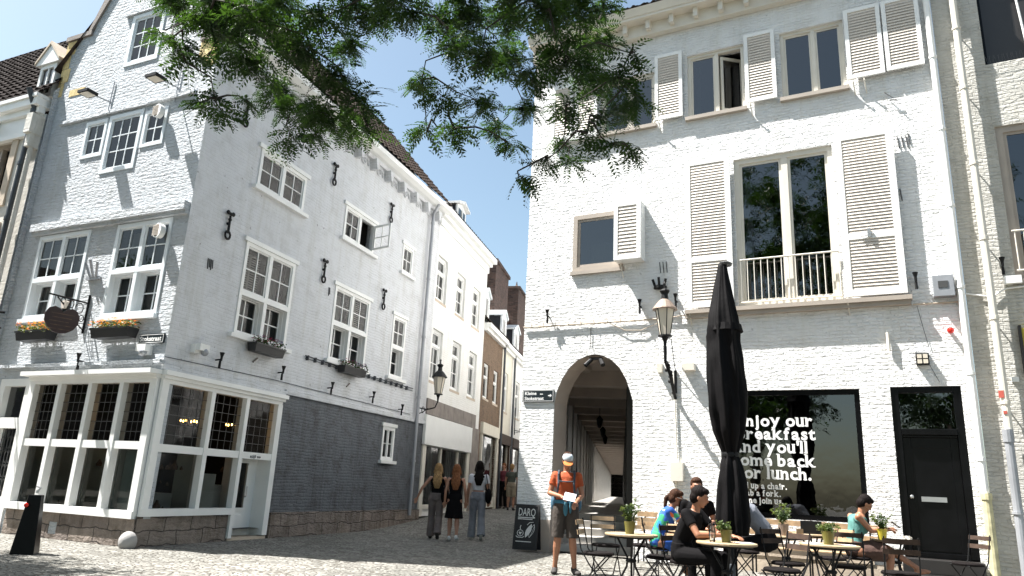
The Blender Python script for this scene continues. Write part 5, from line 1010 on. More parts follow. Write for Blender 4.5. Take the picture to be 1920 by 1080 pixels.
for (x, y, a, l, sl) in (
 (1.28, 10.05, 70, 'dark chair at the left side of the leftmost table', 'wood'), (2.12, 9.95, -60, 'dark chair tucked at the right side of the leftmost table', 'wood'),
 (1.62, 11.7, 5, 'chair with pale slats standing before the arch, left of two', 'wood'), (2.30, 12.1, -8, 'chair with pale slats against the wall right of the arch', 'wood'),
 (2.42, 11.72, 78, 'chair under the woman in the blue patterned dress', 'wood'), (2.28, 9.42, 40, 'chair under the man in the black shirt', 'dark_wood'),
 (3.3, 8.95, -70, 'dark empty chair right of the table with the yellow pot', 'dark_wood'), (3.72, 9.95, 30, 'dark chair behind the centre front table, left of two', 'dark_wood'),
 (4.52, 9.95, -25, 'dark chair behind the centre front table, right of two', 'dark_wood'), (4.82, 9.25, 180-20, 'dark slatted chair turned away, right of the centre front table', 'dark_wood'),
 (3.75, 11.75, 60, 'dark chair left of the table before the shop window', 'dark_wood'), (4.88, 11.25, -80, 'dark chair right of the table before the shop window', 'wood'),
 (5.40, 11.62, 80, 'chair under the woman in the green top', 'wood'), (6.98, 11.42, -78, 'slatted chair with dark cushion standing before the black door', 'dark_wood')):
    chair(x, y, R(a), l, sl)
# wall benches
def bench(u0, u1, label):
    c = pt(FR, (u0+u1)/2, -.4, 0); ang = math.atan2(-.47725, .87877); L2 = (u1-u0)/2
    o = empty('wall_bench', tuple(c), ang, label=label, category='bench', group='slatted benches along the white wall')
    for z in (.68, .86): MB().box(-L2, L2, .27, .30, z-.045, z+.045).build('back_slat', 'wood', o, bevel=.004)
    for k in range(4): MB().box(-L2, L2, -.15+k*.1, -.065+k*.1, .43, .452).build('seat_slat', 'wood', o, bevel=.003)
    for x in (-L2+.15, 0, L2-.15): MB().bar((x, -.12, 0), (x, -.12, .43), .015).bar((x, .2, 0), (x, .24, .43), .015).bar((x, .24, .43), (x, .315, .92), .014).bar((x, -.12, .41), (x, .24, .41), .012).build('leg', 'iron', o)
bench(4.75, 6.9, 'long slatted wall bench under the lettered window'); bench(1.95+.75, 3.9, 'short slatted bench against the wall between arch and parasol')
# things on the tables
def plant(x, y, z, label, potm='pot', s=1.0, seed=1, fl=None, h=.26, cat='potted plant'):
    o = empty('potted_herb', (x, y, z), label=label, category=cat, group='herb pots on the terrace tables'); rr = random.Random(seed)
    MB().lathe((0, 0, 0), [(.042*s, 0), (.058*s, .115*s), (.06*s, .12*s), (.05*s, .12*s), (.048*s, .1*s)], 16).build('pot', potm, o)
    m = MB(); st_ = MB()
    for k in range(14):
        a = rr.uniform(0, 6.28); q = rr.uniform(.2, 1)*.12*s; top_ = Vector((q*math.cos(a), q*math.sin(a), .1*s+rr.uniform(.5, 1)*h)); st_.bar((0, 0, .1*s), top_, .0025, n=4)
        for j in range(22):
            c = Vector((0, 0, .1*s)).lerp(top_, rr.uniform(.3, 1.05))+Vector((rr.gauss(0, .018), rr.gauss(0, .018), rr.gauss(0, .015))); scatter_leaves(m, 1, ((c.x, c.x), (c.y, c.y), (c.z, c.z)), .034*s, rr)
    st_.build('stems', 'herb', o); m.build('leaves', 'herb', o); return o
plant(1.62, 9.55, .74, 'large bushy herb in olive pot on the leftmost table', s=1.25, seed=3, h=.30)
plant(2.58, 8.72, .74, 'yellow-green pot with sparse stems on the table of the man in black', s=1.15, seed=5, h=.10)
plant(4.16, 11.2, .74, 'leafy flowering plant in terracotta pot before the shop window', 'copper', 1.35, 8, h=.32)
plant(4.02, 9.35, .74, 'dark low plant in olive-yellow pot on the centre front table', s=1.3, seed=9, h=.12)
plant(5.72, 11.42, .74, 'green herb in bright yellow pot on the table of the woman in green', 'yellow', 1.3, 11, h=.24)
def cup(x, y, z, label):
    o = empty('coffee_cup', (x, y, z), label=label, category='cup', group='cups on the terrace tables')
    MB().lathe((0, 0, 0), [(.03, 0), (.065, .008), (.066, .012), (.03, .006)], 16).build('saucer', 'cup', o); MB().lathe((0, 0, .008), [(.022, 0), (.036, .03), (.038, .058), (.034, .058), (.02, .01)], 16).tube([(.036, 0, .05), (.06, 0, .042), (.056, 0, .02), (.032, 0, .018)], .005, 5).build('cup_body', 'cup', o)
cup(6.03, 11.42, .741, 'white cup on the table of the woman in green, left of two'); cup(6.15, 11.5, .741, 'white cup on the table of the woman in green, right of two')
gm_ = glass('drinking_glass', (.9, .92, .93), 1.45)
for x, y, h, l in ((2.42, 8.72, .20, 'clear water carafe on the table of the man in black'), (2.74, 11.1, .13, 'drinking glass at the elbow of the woman in blue')):
    o = empty('water_glass', (x, y, .741), label=l, category='glass'); MB().lathe((0, 0, 0), [(.032, 0), (.04, h*.5), (.03, h*.8), (.036, h), (.033, h), (.027, h*.8), (.036, h*.5), (.028, .01)], 16).build('glass_body', gm_, o, smooth=True)
for x, y, a, l in ((2.80, 8.78, .3, 'white paper menu on the table of the man in black'), (3.86, 9.45, .5, 'lavender-white paper on the left of the centre front table'), (4.25, 9.38, -.3, 'white paper on the right of the centre front table')):
    tag(MB().box(-.1, .1, -.07, .07, 0, .003).xform(Matrix.Rotation(a, 4, 'Z')).build('paper_menu', 'paper', None, Matrix.Translation((x, y, .741))), l, 'menu', 'papers on the terrace tables')
for x, y, l in ((4.42, 11.25, 'small wooden menu holder on the table before the shop window'), (4.98, 12.2, 'dark menu stand on the table against the wall bench')):
    o = empty('menu_stand', (x, y, .741), label=l, category='menu stand'); b_ = 'wood' if x < 4.5 else 'board'; w_ = .05 if x < 4.5 else .17
    MB().box(-w_, w_, -.03, .03, 0, .02).build('foot', b_, o); MB().box(-w_, w_, -.006, .006, .02, .10 if x < 4.5 else .2).build('card', b_, o)
# ================================================================== TREES
CLUSTERS = [(-3.32,6.02,5.55,0.18),(-2.89,5.79,5.23,0.19),(-2.88,6.31,5.33,0.21),(-2.9,5.88,5.52,0.22),(-2.46,5.72,5.21,0.23),(-2.59,6.32,5.09,0.2),(-2.69,7.25,5.31,0.22),(-2.35,7.04,4.99,0.2),(-2.39,6.98,4.65,0.13),(-1.81,6.0,4.41,0.18),(-1.73,6.57,4.66,0.17),(-1.49,6.1,4.65,0.16),(-1.71,5.91,4.77,0.19),(-2.01,5.79,4.96,0.19),(-1.92,5.99,5.43,0.2),(-2.0,7.27,6.0,0.2),(-1.75,7.09,6.27,0.21),(-2.01,7.05,6.51,0.24),(-2.77,7.04,6.38,0.24),(-1.33,5.95,5.61,0.17),(-2.32,6.16,5.4,0.18),(-1.89,6.16,4.27,0.09),(-1.42,6.26,4.4,0.09),(-3.26,7.14,6.29,0.24),(-4.17,7.18,6.51,0.17),(-1.04,5.64,5.29,0.15),(-0.97,7.1,6.25,0.24),(-0.64,7.28,6.47,0.27),(-0.71,6.82,5.75,0.2),(-0.39,5.9,5.06,0.2),(-1.04,6.73,5.26,0.12),(-0.68,5.65,4.46,0.12),(-0.2,8.02,7.01,0.29),(-0.2,7.82,6.28,0.27),(-0.43,6.93,5.16,0.17),(-0.62,6.24,4.47,0.13),(-0.28,7.94,5.39,0.15),(-0.09,6.2,4.32,0.07),(-0.93,6.64,4.63,0.1),(0.06,7.77,5.58,0.15),(-0.76,7.08,6.67,0.24),(0.17,5.49,5.25,0.22),(0.49,5.75,5.51,0.21),(0.77,6.66,5.79,0.2),(0.35,5.28,4.71,0.21),(0.09,5.28,4.49,0.14),(0.71,6.33,5.13,0.2),(0.85,5.7,4.76,0.12),(1.0,6.16,4.76,0.13),(0.41,6.05,4.66,0.13),(0.71,5.82,4.42,0.12),(0.4,6.1,4.31,0.08),(0.55,5.38,4.04,0.06),(0.79,5.57,4.03,0.06),(0.92,5.38,3.9,0.05),(1.03,5.77,4.6,0.06),(0.01,5.45,3.66,0.04),(0.22,5.52,3.84,0.05),(0.44,5.87,4.01,0.06),(0.93,5.49,4.87,0.06),(0.28,6.21,6.07,0.25),(0.84,6.83,6.37,0.14),(-0.12,5.38,5.43,0.18),(-3.09,5.62,4.89,0.06),(-2.97,5.69,4.83,0.07),(-2.89,5.91,4.88,0.07),(-3.34,5.85,5.08,0.03),(-2.76,5.69,4.3,0.06),(-2.6,5.73,4.26,0.04),(-2.36,5.67,4.32,0.04),(-2.7,5.78,4.4,0.03),(-2.96,5.62,4.71,0.04)]
def make_fronds(centres, rng, per, leaf=.05, pairs=8, flat=.0):
    """pinnate fronds: leaflets in opposite pairs along a drooping rachis; returns verts, quads"""
    V = []; 
    for (cx, cy, cz, r) in centres:
        n = int(per(r))
        P = rng.normal(0, .48, (n, 3)); P /= np.maximum(1, np.linalg.norm(P, axis=1, keepdims=True)/1.15); P = P*r*np.array([.9, .9, .8]) + np.array([cx, cy, cz])
        az = rng.uniform(0, 2*np.pi, n); dr = rng.uniform(-.75, .25, n)
        D = np.stack([np.cos(az)*np.cos(dr), np.sin(az)*np.cos(dr), np.sin(dr)], 1)
        up = np.array([0, 0, 1.0]) + rng.normal(0, .45, (n, 3)); Sd = np.cross(D, up); Sd /= np.linalg.norm(Sd, axis=1, keepdims=True); Nn = np.cross(Sd, D)
        Ln = rng.uniform(.14, .24, n)*(leaf/.05)
        for i in range(pairs):
            t = (i+.5)/pairs; ln = leaf*(.55+.9*t*(1-t)*2)*rng.uniform(.85, 1.15, n)
            c = P + D*(Ln*t)[:, None] - Nn*(Ln*.35*t*t)[:, None]
            for sg in (-1, 1):
                dirv = Sd*sg*.86 + D*.5 - Nn*.18 + rng.normal(0, .08, (n, 3)); wv = D*.86 - Sd*sg*.5; w_ = (ln*.19)[:, None]; l_ = ln[:, None]
                a = c + dirv*.004; b = c + dirv*l_*.5 + wv*w_ ; e = c + dirv*l_; f = c + dirv*l_*.5 - wv*w_
                V.append(np.stack([a, b, e, f], 1).reshape(-1, 3))
        a = P - Nn*.0; b = P + D*(Ln*.5)[:, None] - Nn*(Ln*.09)[:, None]; e = P + D*Ln[:, None] - Nn*(Ln*.35)[:, None]; w_ = Sd*.0016
        V.append(np.stack([a-w_, a+w_, b+w_, b-w_], 1).reshape(-1, 3)); V.append(np.stack([b-w_, b+w_, e+w_, e-w_], 1).reshape(-1, 3))
    return np.concatenate(V)
def quads_object(name, V, mat, parent):
    n = len(V)//4; me = bpy.data.meshes.new(name); me.vertices.add(len(V)); me.vertices.foreach_set('co', V.astype(np.float32).ravel())
    me.loops.add(len(V)); me.loops.foreach_set('vertex_index', np.arange(len(V), dtype=np.int32)); me.polygons.add(n)
    me.polygons.foreach_set('loop_start', np.arange(0, len(V), 4, dtype=np.int32)); me.update(calc_edges=True); me.validate()
    me.materials.append(M[mat]); o = bpy.data.objects.new(name, me); COL.objects.link(o)
    o.parent = parent; o.matrix_basis = WM[parent.name].inverted(); return o
TR = empty('overhanging_tree', (3.2, -3.0, 0), label='tall tree with fine feathery leaves whose branches hang over the top of the scene', category='tree')
rng = np.random.default_rng(11)
over = []
for k in range(230):        # crown above and behind the frame
    a = rng.uniform(0, 2*np.pi); q = np.sqrt(rng.uniform(0, 1)); x = -1.8+q*5.6*np.cos(a); y = .4+q*6.0*np.sin(a); z = 7.4+rng.uniform(-.6, 7.0)-.5*q*q
    if y > 2.0: z = max(z, 1.22+y*.86+.9)
    over.append((x, y, z, rng.uniform(.45, .8)))
V1 = np.concatenate([make_fronds(CLUSTERS[i::3], rng, lambda r: 9+1900*r*r*(.05/lf)**1.5, lf, pr) for i, (lf, pr) in enumerate(((.042, 10), (.052, 9), (.064, 8)))])
V2 = make_fronds(over, rng, lambda r: 60*r/.6, .13, 6)
quads_object('crown', np.concatenate([V1, V2]), 'leaf', TR)
TB = WM[TR.name].inverted()
tr = MB().tube([(3.2, -3, 0), (3.15, -2.9, 1.2), (3.0, -2.6, 2.6), (2.6, -2.1, 4.3)], [.24, .19, .17, .15], 12)
limbs = [[(2.6, -2.1, 4.3), (1.6, -.6, 5.9), (.9, 1.4, 7.0), (.6, 3.6, 7.3), (.65, 5.4, 6.9), (.55, 6.2, 6.35)], [(2.6, -2.1, 4.3), (1.0, -1.0, 6.1), (-.6, 1.0, 7.4), (-1.1, 3.4, 7.7), (-.9, 5.6, 7.1), (-.6, 6.8, 6.6)],
         [(2.6, -2.1, 4.3), (.4, -1.4, 6.2), (-1.8, .6, 7.5), (-2.8, 3.2, 7.7), (-2.9, 5.4, 7.0), (-2.9, 6.2, 6.1)], [(2.6, -2.1, 4.3), (3.0, -1.5, 6.5), (2.6, 0, 8.5), (1.5, 2, 9.8)], [(2.6, -2.1, 4.3), (.8, -3.8, 6.5), (-1.5, -4.5, 8.5)]]
nodes = []
for lb in limbs:
    n = len(lb); tr.tube(lb, [.12*(1-i/n)+.018 for i in range(n)], 8)
    for i in range(3, n):
        for k in range(4): nodes.append(Vector(lb[i-1]).lerp(Vector(lb[i]), (k+1)/4))
tr.build('trunk', 'bark', TR, Matrix.Identity(4))
tw = MB(); rr = random.Random(9)
placed = list(nodes)
for (cx, cy, cz, r) in sorted(CLUSTERS, key=lambda c: -c[2]):
    c = Vector((cx, cy, cz)); b = min((p for p in placed if p.z > cz-.02), key=lambda p: (p-c).length+.25*abs(p.z-c.z-.3), default=nodes[0])
    m1 = b.lerp(c, .33)+Vector((rr.gauss(0, .05), rr.gauss(0, .05), .07)); m2 = b.lerp(c, .68)+Vector((rr.gauss(0, .05), rr.gauss(0, .05), .05))
    L_ = (c-b).length; tw.tube([b, m1, m2, c], [.010+.005*L_, .008+.003*L_, .006+.001*L_, .004], 5); placed += [m2, c]
    for k in range(int(4+r*22)):
        e = c+Vector((rr.gauss(0, .5), rr.gauss(0, .5), rr.gauss(-.1, .4)))*r*1.1; tw.tube([c.lerp(m2, rr.random()*.6), c.lerp(e, .5)+Vector((0, 0, .02)), e], [.004, .003, .002], 4)
tw.build('twigs', 'twig', TR, Matrix.Identity(4))
# trees and houses across the square behind the viewer, seen in the window reflections
def simple_tree(x, y, h, label, seed, rad):
    o = empty('square_tree', (x, y, 0), label=label, category='tree', group='trees across the square behind the viewer'); rg = np.random.default_rng(seed)
    cs = []
    for k in range(60):
        v = rg.normal(0, 1, 3); v /= np.linalg.norm(v); q = rg.uniform(.3, 1)**.5; cs.append((x+v[0]*q*rad, y+v[1]*q*rad, h+v[2]*q*rad*.8, rg.uniform(.4, .8)))
    quads_object('crown', make_fronds(cs, rg, lambda r: 24, .26, 5), 'leaf', o)
    t = MB().tube([(0, 0, 0), (.1, 0, h*.5), (0, .1, h)], [.2, .16, .08], 10)
    for k in range(7): a = k*.9; t.tube([(0, 0, h*.5+k*.2), (rad*.5*math.cos(a), rad*.5*math.sin(a), h*.8+k*.2)], [.07, .03], 6)
    t.build('trunk', 'bark', o); return o
TREE0 = simple_tree(-9.5, -4.0, 6.2, 'bushy tree mirrored in the shop window on its left', 1, 3.0); simple_tree(-3.5, -11, 7.0, 'tall tree mirrored in the french window', 2, 3.4); simple_tree(-16, -9, 6.5, 'distant tree mirrored in the shop window', 3, 3.2)
simple_tree(-11.2, 8.6, 7.6, 'unseen tree added left of the frame to throw shade on the setts', 5, 2.3)  # off-frame tree added for the shade it casts at lower left
for (x_, y_, s_, l_) in ((-21, 4, 1.0, 'round tree west of the square mirrored in the shopfront, nearer one'), (-25, -3, 1.15, 'round tree west of the square mirrored in the shopfront, farther one'), (-30, 9, 1.25, 'large tree west of the square mirrored in the upper gable windows'), (-22, -14, 1.1, 'tree south west of the square mirrored in the gable windows')):
    c_ = copy_tree(TREE0); c_.matrix_basis = Matrix.Translation((x_, y_, 0)) @ Matrix.Diagonal((s_, s_, s_, 1)); c_['label'] = l_
SQ = empty('square_house', (-22, -26, 0), label='row house across the square mirrored in the shop window', category='house')
FS = frame(-44, -14, R(138)+math.pi)
FS = frame(-84, -62, math.atan2(.62, -.785)+math.pi)
w_ = []
for k in range(9):
    for z in (.8, 3.6): w_.append((2+k*3.4, 3.4+k*3.4, z, z+1.8))
wall(MB(), 0, 33, 0, 6.0, w_, th=.25).xform(Matrix.Rotation(math.pi, 4, 'Z')).build('wall', 'backdrop', SQ, FS)
MB().add([(0, 0, 6), (-33, 0, 6), (-33, -5, 8), (0, -5, 8)], [(0, 1, 2, 3)]).build('roof', 'tile', SQ, FS)
pn = MB()
for a, b, c, d_ in w_: pn.add([(-a, -.2, c), (-b, -.2, c), (-b, -.2, d_), (-a, -.2, d_)], [(0, 1, 2, 3)])
for k in range(9):
    f_ = MB()
    for z in (.8, 3.6): a, b = 2+k*3.4, 3.4+k*3.4; f_.box(-b, -a, .0, .05, z-.12, z).box(-(a+b)/2-.04, -(a+b)/2+.04, -.15, -.1, z, z+1.8)
    f_.build('window_frames', 'paint', SQ, FS)
pn.build('pane', 'arc_dark', SQ, FS)

# ================================================================== PEOPLE
def V3(*a): return Vector(a)
BASE = dict(pel=(0, 0, .96), waist=(0, 0, 1.10), chest=(0, .0, 1.30), neck=(0, .01, 1.47), head=(0, -.015, 1.63), shl=(.17, .01, 1.40), shr=(-.17, .01, 1.40), ell=(.23, .03, 1.13), elr=(-.23, .03, 1.13), wrl=(.24, -.05, .89), wrr=(-.24, -.05, .89),
            hil=(.09, 0, .92), hir=(-.09, 0, .92), knl=(.10, -.02, .50), knr=(-.10, -.02, .50), anl=(.105, .03, .09), anr=(-.105, .03, .09), look=(0, -1, -.05), tol=(.12, -1, 0), tor=(-.12, -1, 0))
def loft(m, secs, n=16):
    vs = []; fs = []
    for c, rx, ry, r_, f_ in secs: vs += [c+r_*rx*math.cos(2*math.pi*i/n)+f_*ry*math.sin(2*math.pi*i/n) for i in range(n)]
    for k in range(len(secs)-1): fs += [(k*n+i, k*n+(i+1) % n, (k+1)*n+(i+1) % n, (k+1)*n+i) for i in range(n)]
    fs += [tuple(range(n-1, -1, -1)), tuple(range((len(secs)-1)*n, len(secs)*n))]; m.add(vs, fs)
def limb(m, pts, rs, cap0=True, cap1=True, n=12):
    for i in range(len(pts)-1): m.bar(pts[i], pts[i+1], rs[i], rs[i+1], n)
    for i in range(len(pts)):
        if (i == 0 and not cap0) or (i == len(pts)-1 and not cap1): continue
        m.ell(pts[i], (rs[i],)*3, n, 8)
def remesh(o, vx, it=3):
    r_ = o.modifiers.new('remesh', 'REMESH'); r_.mode = 'VOXEL'; r_.voxel_size = vx; r_.use_smooth_shade = True
    s_ = o.modifiers.new('smooth', 'SMOOTH'); s_.factor = .5; s_.iterations = it
def along(a, b, t): return a.lerp(b, t)
def person(x, y, rz, label, top=None, bottom=None, J={}, scale=1.0, z=0, sk=SKIN, hair=None, hairlen=0, female=False, shoes=None, fine=.0085, top_kind='tee', bottom_kind='trousers', group=None, curl=.6, extra=None, hats=None, skirt_len=.45, bun=False):
    o = empty('person', (x, y, z), rz, label=label, category='person'); o.scale = (scale,)*3; WM[o.name] = WM[o.name] @ Matrix.Diagonal((scale, scale, scale, 1))
    o.matrix_basis = WM[o.name]
    if group: o['group'] = group
    P = {k: Vector(v) for k, v in {**BASE, **J}.items() if k != 'curl'}
    rt = (P['shl']-P['shr']).normalized(); rp = (P['hil']-P['hir']).normalized()
    up = (P['neck']-P['chest']).normalized(); upp = (P['waist']-P['pel']).normalized()
    fc = rt.cross(up).normalized()*1; fp = rp.cross(upp).normalized()
    if fc.dot(Vector((0, -1, 0))) < -2: fc = -fc
    sw = .92 if female else 1.0
    def torso(m, inf=0, z0=None, z1=None, top_open=False):
        S_ = [(P['pel']-upp*.09, .125*sw+inf, .09+inf, rp, fp), (P['pel'], .155+inf, .108+inf, rp, fp), (along(P['pel'], P['waist'], .6), .145*sw+inf, .10+inf, rp, fp), (P['waist'], .128*sw+inf, .092+inf, (rp+rt).normalized(), (fp+fc).normalized()),
              (along(P['waist'], P['chest'], .55), .145*sw+inf, .102+inf, rt, fc), (P['chest'], .162*sw+inf, .115+inf, rt, fc), (along(P['chest'], P['neck'], .45), .165*sw+inf, .098+inf, rt, fc), (along(P['chest'], P['neck'], .72), .125*sw+inf, .078+inf, rt, fc), (along(P['chest'], P['neck'], .93), .062+inf, .058+inf, rt, fc)]
        if z1 is not None: S_ = S_[:z1]
        if z0 is not None: S_ = S_[z0:]
        loft(m, S_)
    b = MB(); torso(b, 0)
    if female:
        for s_ in (-1, 1): b.ell(along(P['waist'], P['chest'], .85)+rt*.065*s_+fc*.085, (.055, .05, .055))
    for s in 'lr':
        sh, el, wr = P['sh'+s], P['el'+s], P['wr'+s]; k = sw
        limb(b, [sh-(sh-P['chest'])*.15, sh, along(sh, el, .5), el, along(el, wr, .35), wr], [.055, .052*k, .045*k, .037*k, .036*k, .025*k])
        d = (wr-el).normalized(); side = d.cross(Vector((0, 0, 1)) if abs(d.z) < .8 else fc).normalized(); nm = side.cross(d).normalized()
        if J.get('palm'+s): nm = Vector(J['palm'+s]).normalized(); side = d.cross(nm).normalized(); nm = side.cross(d)
        rot = Matrix((side, nm, d)).transposed()
        b.ell(wr+d*.045, (.040, .017, .052), 10, 7, rot)
        c_ = J.get('curl', curl)
        for i, (off, ln) in enumerate(((-.028, .068), (-.010, .078), (.009, .074), (.026, .058))):
            p0 = wr+d*.075+side*off; d1 = (d*math.cos(c_*.5)-nm*math.sin(c_*.5)); d2 = (d*math.cos(c_*1.3)-nm*math.sin(c_*1.3)); p1 = p0+d1*ln*.5; p2 = p1+d2*ln*.5
            limb(b, [p0, p1, p2], [.0105, .0095, .008], n=8)
        ts = -1 if s == 'l' else 1
        limb(b, [wr+d*.025+side*.03*ts, wr+d*.055+side*.05*ts-nm*.012, wr+d*.085+side*.050*ts-nm*.022], [.013, .011, .009], n=8)
        hp, kn, an = P['hi'+s], P['kn'+s], P['an'+s]
        limb(b, [hp, along(hp, kn, .5), kn, along(kn, an, .3), along(kn, an, .75), an], [.092, .076, .055, .058, .038, .036])
        td = Vector(P['to'+s]).normalized(); up2 = Vector((0, 0, 1)); sd = td.cross(up2).normalized(); rot = Matrix((sd, td, up2)).transposed()
        b.ell(an+td*.045-up2*.045, (.038, .10, .038), 12, 8, rot); b.ell(an-td*.02-up2*.03, (.034, .045, .05), 10, 7, rot); b.ell(an+td*.12-up2*.055, (.042, .05, .026), 10, 7, rot)
    # head
    h = P['head']; lk = P['look'].normalized(); hs = lk.cross(Vector((0, 0, 1))).normalized(); hu = hs.cross(lk).normalized(); HR = Matrix((hs, lk, hu)).transposed()
    def hp_(a, c, e): return h+hs*a+lk*c+hu*e
    limb(b, [along(P['chest'], P['neck'], .8), P['neck'], hp_(0, -.015, -.05)], [.06, .053, .055])
    b.ell(hp_(0, -.01, .03), (.074, .094, .092), 16, 12, HR); b.ell(hp_(0, .018, -.035), (.058, .070, .082), 14, 10, HR); b.ell(hp_(0, .055, -.088), (.030, .028, .026), 10, 7, HR)
    b.ell(hp_(0, .093, -.018), (.012, .020, .022), 8, 6, HR); b.bar(hp_(0, .082, .022), hp_(0, .108, -.022), .009, .013); b.ell(hp_(0, .084, -.056), (.025, .012, .010), 8, 6, HR); b.ell(hp_(0, .082, .030), (.052, .014, .010), 10, 6, HR)
    for s_ in (-1, 1): b.ell(hp_(.075*s_, -.005, -.01), (.010, .020, .030), 8, 6, HR); b.ell(hp_(.03*s_, .076, .008), (.018, .014, .014), 8, 6, HR)
    bo = b.build('body', sk, o); remesh(bo, fine, 2)
    e_ = MB()
    for s_ in (-1, 1): e_.ell(hp_(.03*s_, .091, .008), (.010, .005, .006), 8, 5, HR)
    e_.bar(hp_(-.02, .095, -.056), hp_(.02, .095, -.056), .0035, n=5); e_.bar(hp_(-.045, .088, .032), hp_(-.015, .096, .035), .004, n=5); e_.bar(hp_(.045, .088, .032), hp_(.015, .096, .035), .004, n=5)
    e_.build('facial_features', 'goods', o)
    def garment(name, m, mat, vx=.011): g_ = m.build(name, mat, o); remesh(g_, vx, 2); return g_
    if top is not None:
        m = MB(); torso(m, .016, z0=1 if top_kind != 'crop' else 3, z1=8 if top_kind == 'tank' else None)
        if female:
            for s_ in (-1, 1): m.ell(along(P['waist'], P['chest'], .85)+rt*.065*s_+fc*.085, (.068, .066, .068))
        for s in 'lr':
            sh, el = P['sh'+s], P['el'+s]
            if top_kind in ('tee', 'crop'): limb(m, [sh-(sh-P['chest'])*.2, sh, along(sh, el, .55)], [.07, .068, .060], cap1=False)
            elif top_kind == 'long': limb(m, [sh-(sh-P['chest'])*.2, sh, el, along(el, P['wr'+s], .95)], [.07, .068, .052, .036], cap1=False)
            else: limb(m, [sh-(sh-P['chest'])*.45, sh-(sh-P['chest'])*.12], [.072, .066], cap1=False)
        garment('top', m, top)
    if bottom is not None:
        m = MB(); loft(m, [(P['pel']-upp*.10, .12, .09, rp, fp), (P['pel']-upp*.05, .165, .12, rp, fp), (P['pel']+upp*.02, .175, .128, rp, fp), (along(P['pel'], P['waist'], .75), .148*sw+.018, .118, rp, fp)])
        if bottom_kind in ('trousers', 'shorts', 'wide'):
            for s in 'lr':
                hp, kn, an = P['hi'+s], P['kn'+s], P['an'+s]
                if bottom_kind == 'shorts': limb(m, [hp, along(hp, kn, .5), along(hp, kn, .98)], [.108, .102, .092], cap1=False)
                elif bottom_kind == 'wide': limb(m, [hp, along(hp, kn, .5), kn, along(kn, an, .5), an+Vector((0, 0, -.03))], [.106, .095, .085, .09, .098], cap1=False)
                else: limb(m, [hp, along(hp, kn, .5), kn, along(kn, an, .5), an+Vector((0, 0, .0))], [.105, .09, .07, .062, .056], cap1=False)
        else:
            # skirt / dress hull round both thighs
            hm = (P['hil']+P['hir'])/2; km = (P['knl']+P['knr'])/2; dd_ = (km-hm).normalized(); ff = rp.cross(dd_).normalized(); e = hm+dd_*skirt_len
            loft(m, [(hm-dd_*.06, .15, .12, rp, ff), (hm+dd_*.05, .18, .135, rp, ff), (along(hm, e, .6), .20, .15, rp, ff), (e, .225, .165, rp, ff)])
        garment('dress' if bottom_kind == 'dress' else ('shorts' if bottom_kind == 'shorts' else ('skirt' if bottom_kind == 'skirt' else 'trousers')), m, bottom)
    if shoes:
        for s in 'lr':
            an = P['an'+s]; td = Vector(P['to'+s]).normalized(); up2 = Vector((0, 0, 1)); sd = td.cross(up2).normalized(); rot = Matrix((sd, td, up2)).transposed(); m = MB()
            m.ell(an+td*.045-up2*.045, (.047, .115, .046), 12, 8, rot).ell(an-td*.02-up2*.02, (.045, .058, .062), 10, 7, rot).ell(an+td*.13-up2*.058, (.050, .058, .034), 10, 7, rot); g_ = m.build('shoe', shoes, o); remesh(g_, .010, 2)
    if hair:
        m = MB(); m.ell(hp_(0, -.028, .045), (.088, .098, .095), 16, 12, HR); m.ell(hp_(0, -.05, -.015), (.086, .075, .088), 14, 10, HR)
        if not hats: m.ell(hp_(0, .03, .085), (.070, .06, .045), 12, 8, HR)
        if hairlen:
            bk = -fc; rb_ = rt
            loft(m, [(hp_(0, -.04, .05), .08, .07, rb_, bk), (hp_(0, -.06, -.08), .085, .055, rb_, bk), (P['neck']+bk*.085, .10, .045, rb_, bk), (P['neck']+bk*.125-up*hairlen*.5, .11, .04, rb_, bk), (P['neck']+bk*.13-up*hairlen, .06, .022, rb_, bk)])
            for s_ in (-1, 1): limb(m, [hp_(.07*s_, -.01, .03), hp_(.085*s_, -.02, -.09), P['neck']+rb_*.10*s_+bk*.07-up*.06], [.03, .035, .03])
        if bun: limb(m, [hp_(0, -.10, .02), hp_(0, -.15, -.05), hp_(0, -.13, -.16), hp_(0, -.11, -.24)], [.035, .032, .028, .012])
        g_ = m.build('hair', hair, o); remesh(g_, .009, 1)
    return o, P, dict(h=h, lk=lk, hs=hs, hu=hu, HR=HR, hp=hp_, rt=rt, fc=fc, up=up, along=along)
H_BROWN = hairmat('brown_hair', (.05, .022, .012)); H_BLOND = hairmat('blond_hair', (.33, .20, .09)); H_AUB = hairmat('auburn_hair', (.20, .08, .035)); H_DARK = hairmat('dark_hair', (.007, .004, .0035))
BLK = plain('black_cotton', (.005, .0045, .005), .85, bump=.002, bscale=70, spec=.1); WHT = cloth('white_cotton', (.62, .62, .66)); DENIM = cloth('pale_denim', (.24, .30, .36)); GREYT = cloth('grey_trousers', (.22, .23, .26)); RUST = cloth('rust_orange_shirt', (.36, .065, .015)); KHAKI = cloth('dark_khaki', (.04, .031, .025))
TEAL = cloth('pale_teal_blouse', (.07, .19, .17)); GREYS = cloth('grey_shirt', (.16, .17, .20)); WSH = cloth('white_shoe', (.6, .58, .55)); DSH = cloth('dark_boot', (.035, .03, .028)); TAUPE = cloth('taupe_trousers', (.15, .12, .11)); BRS = cloth('brown_skirt', (.06, .03, .022))
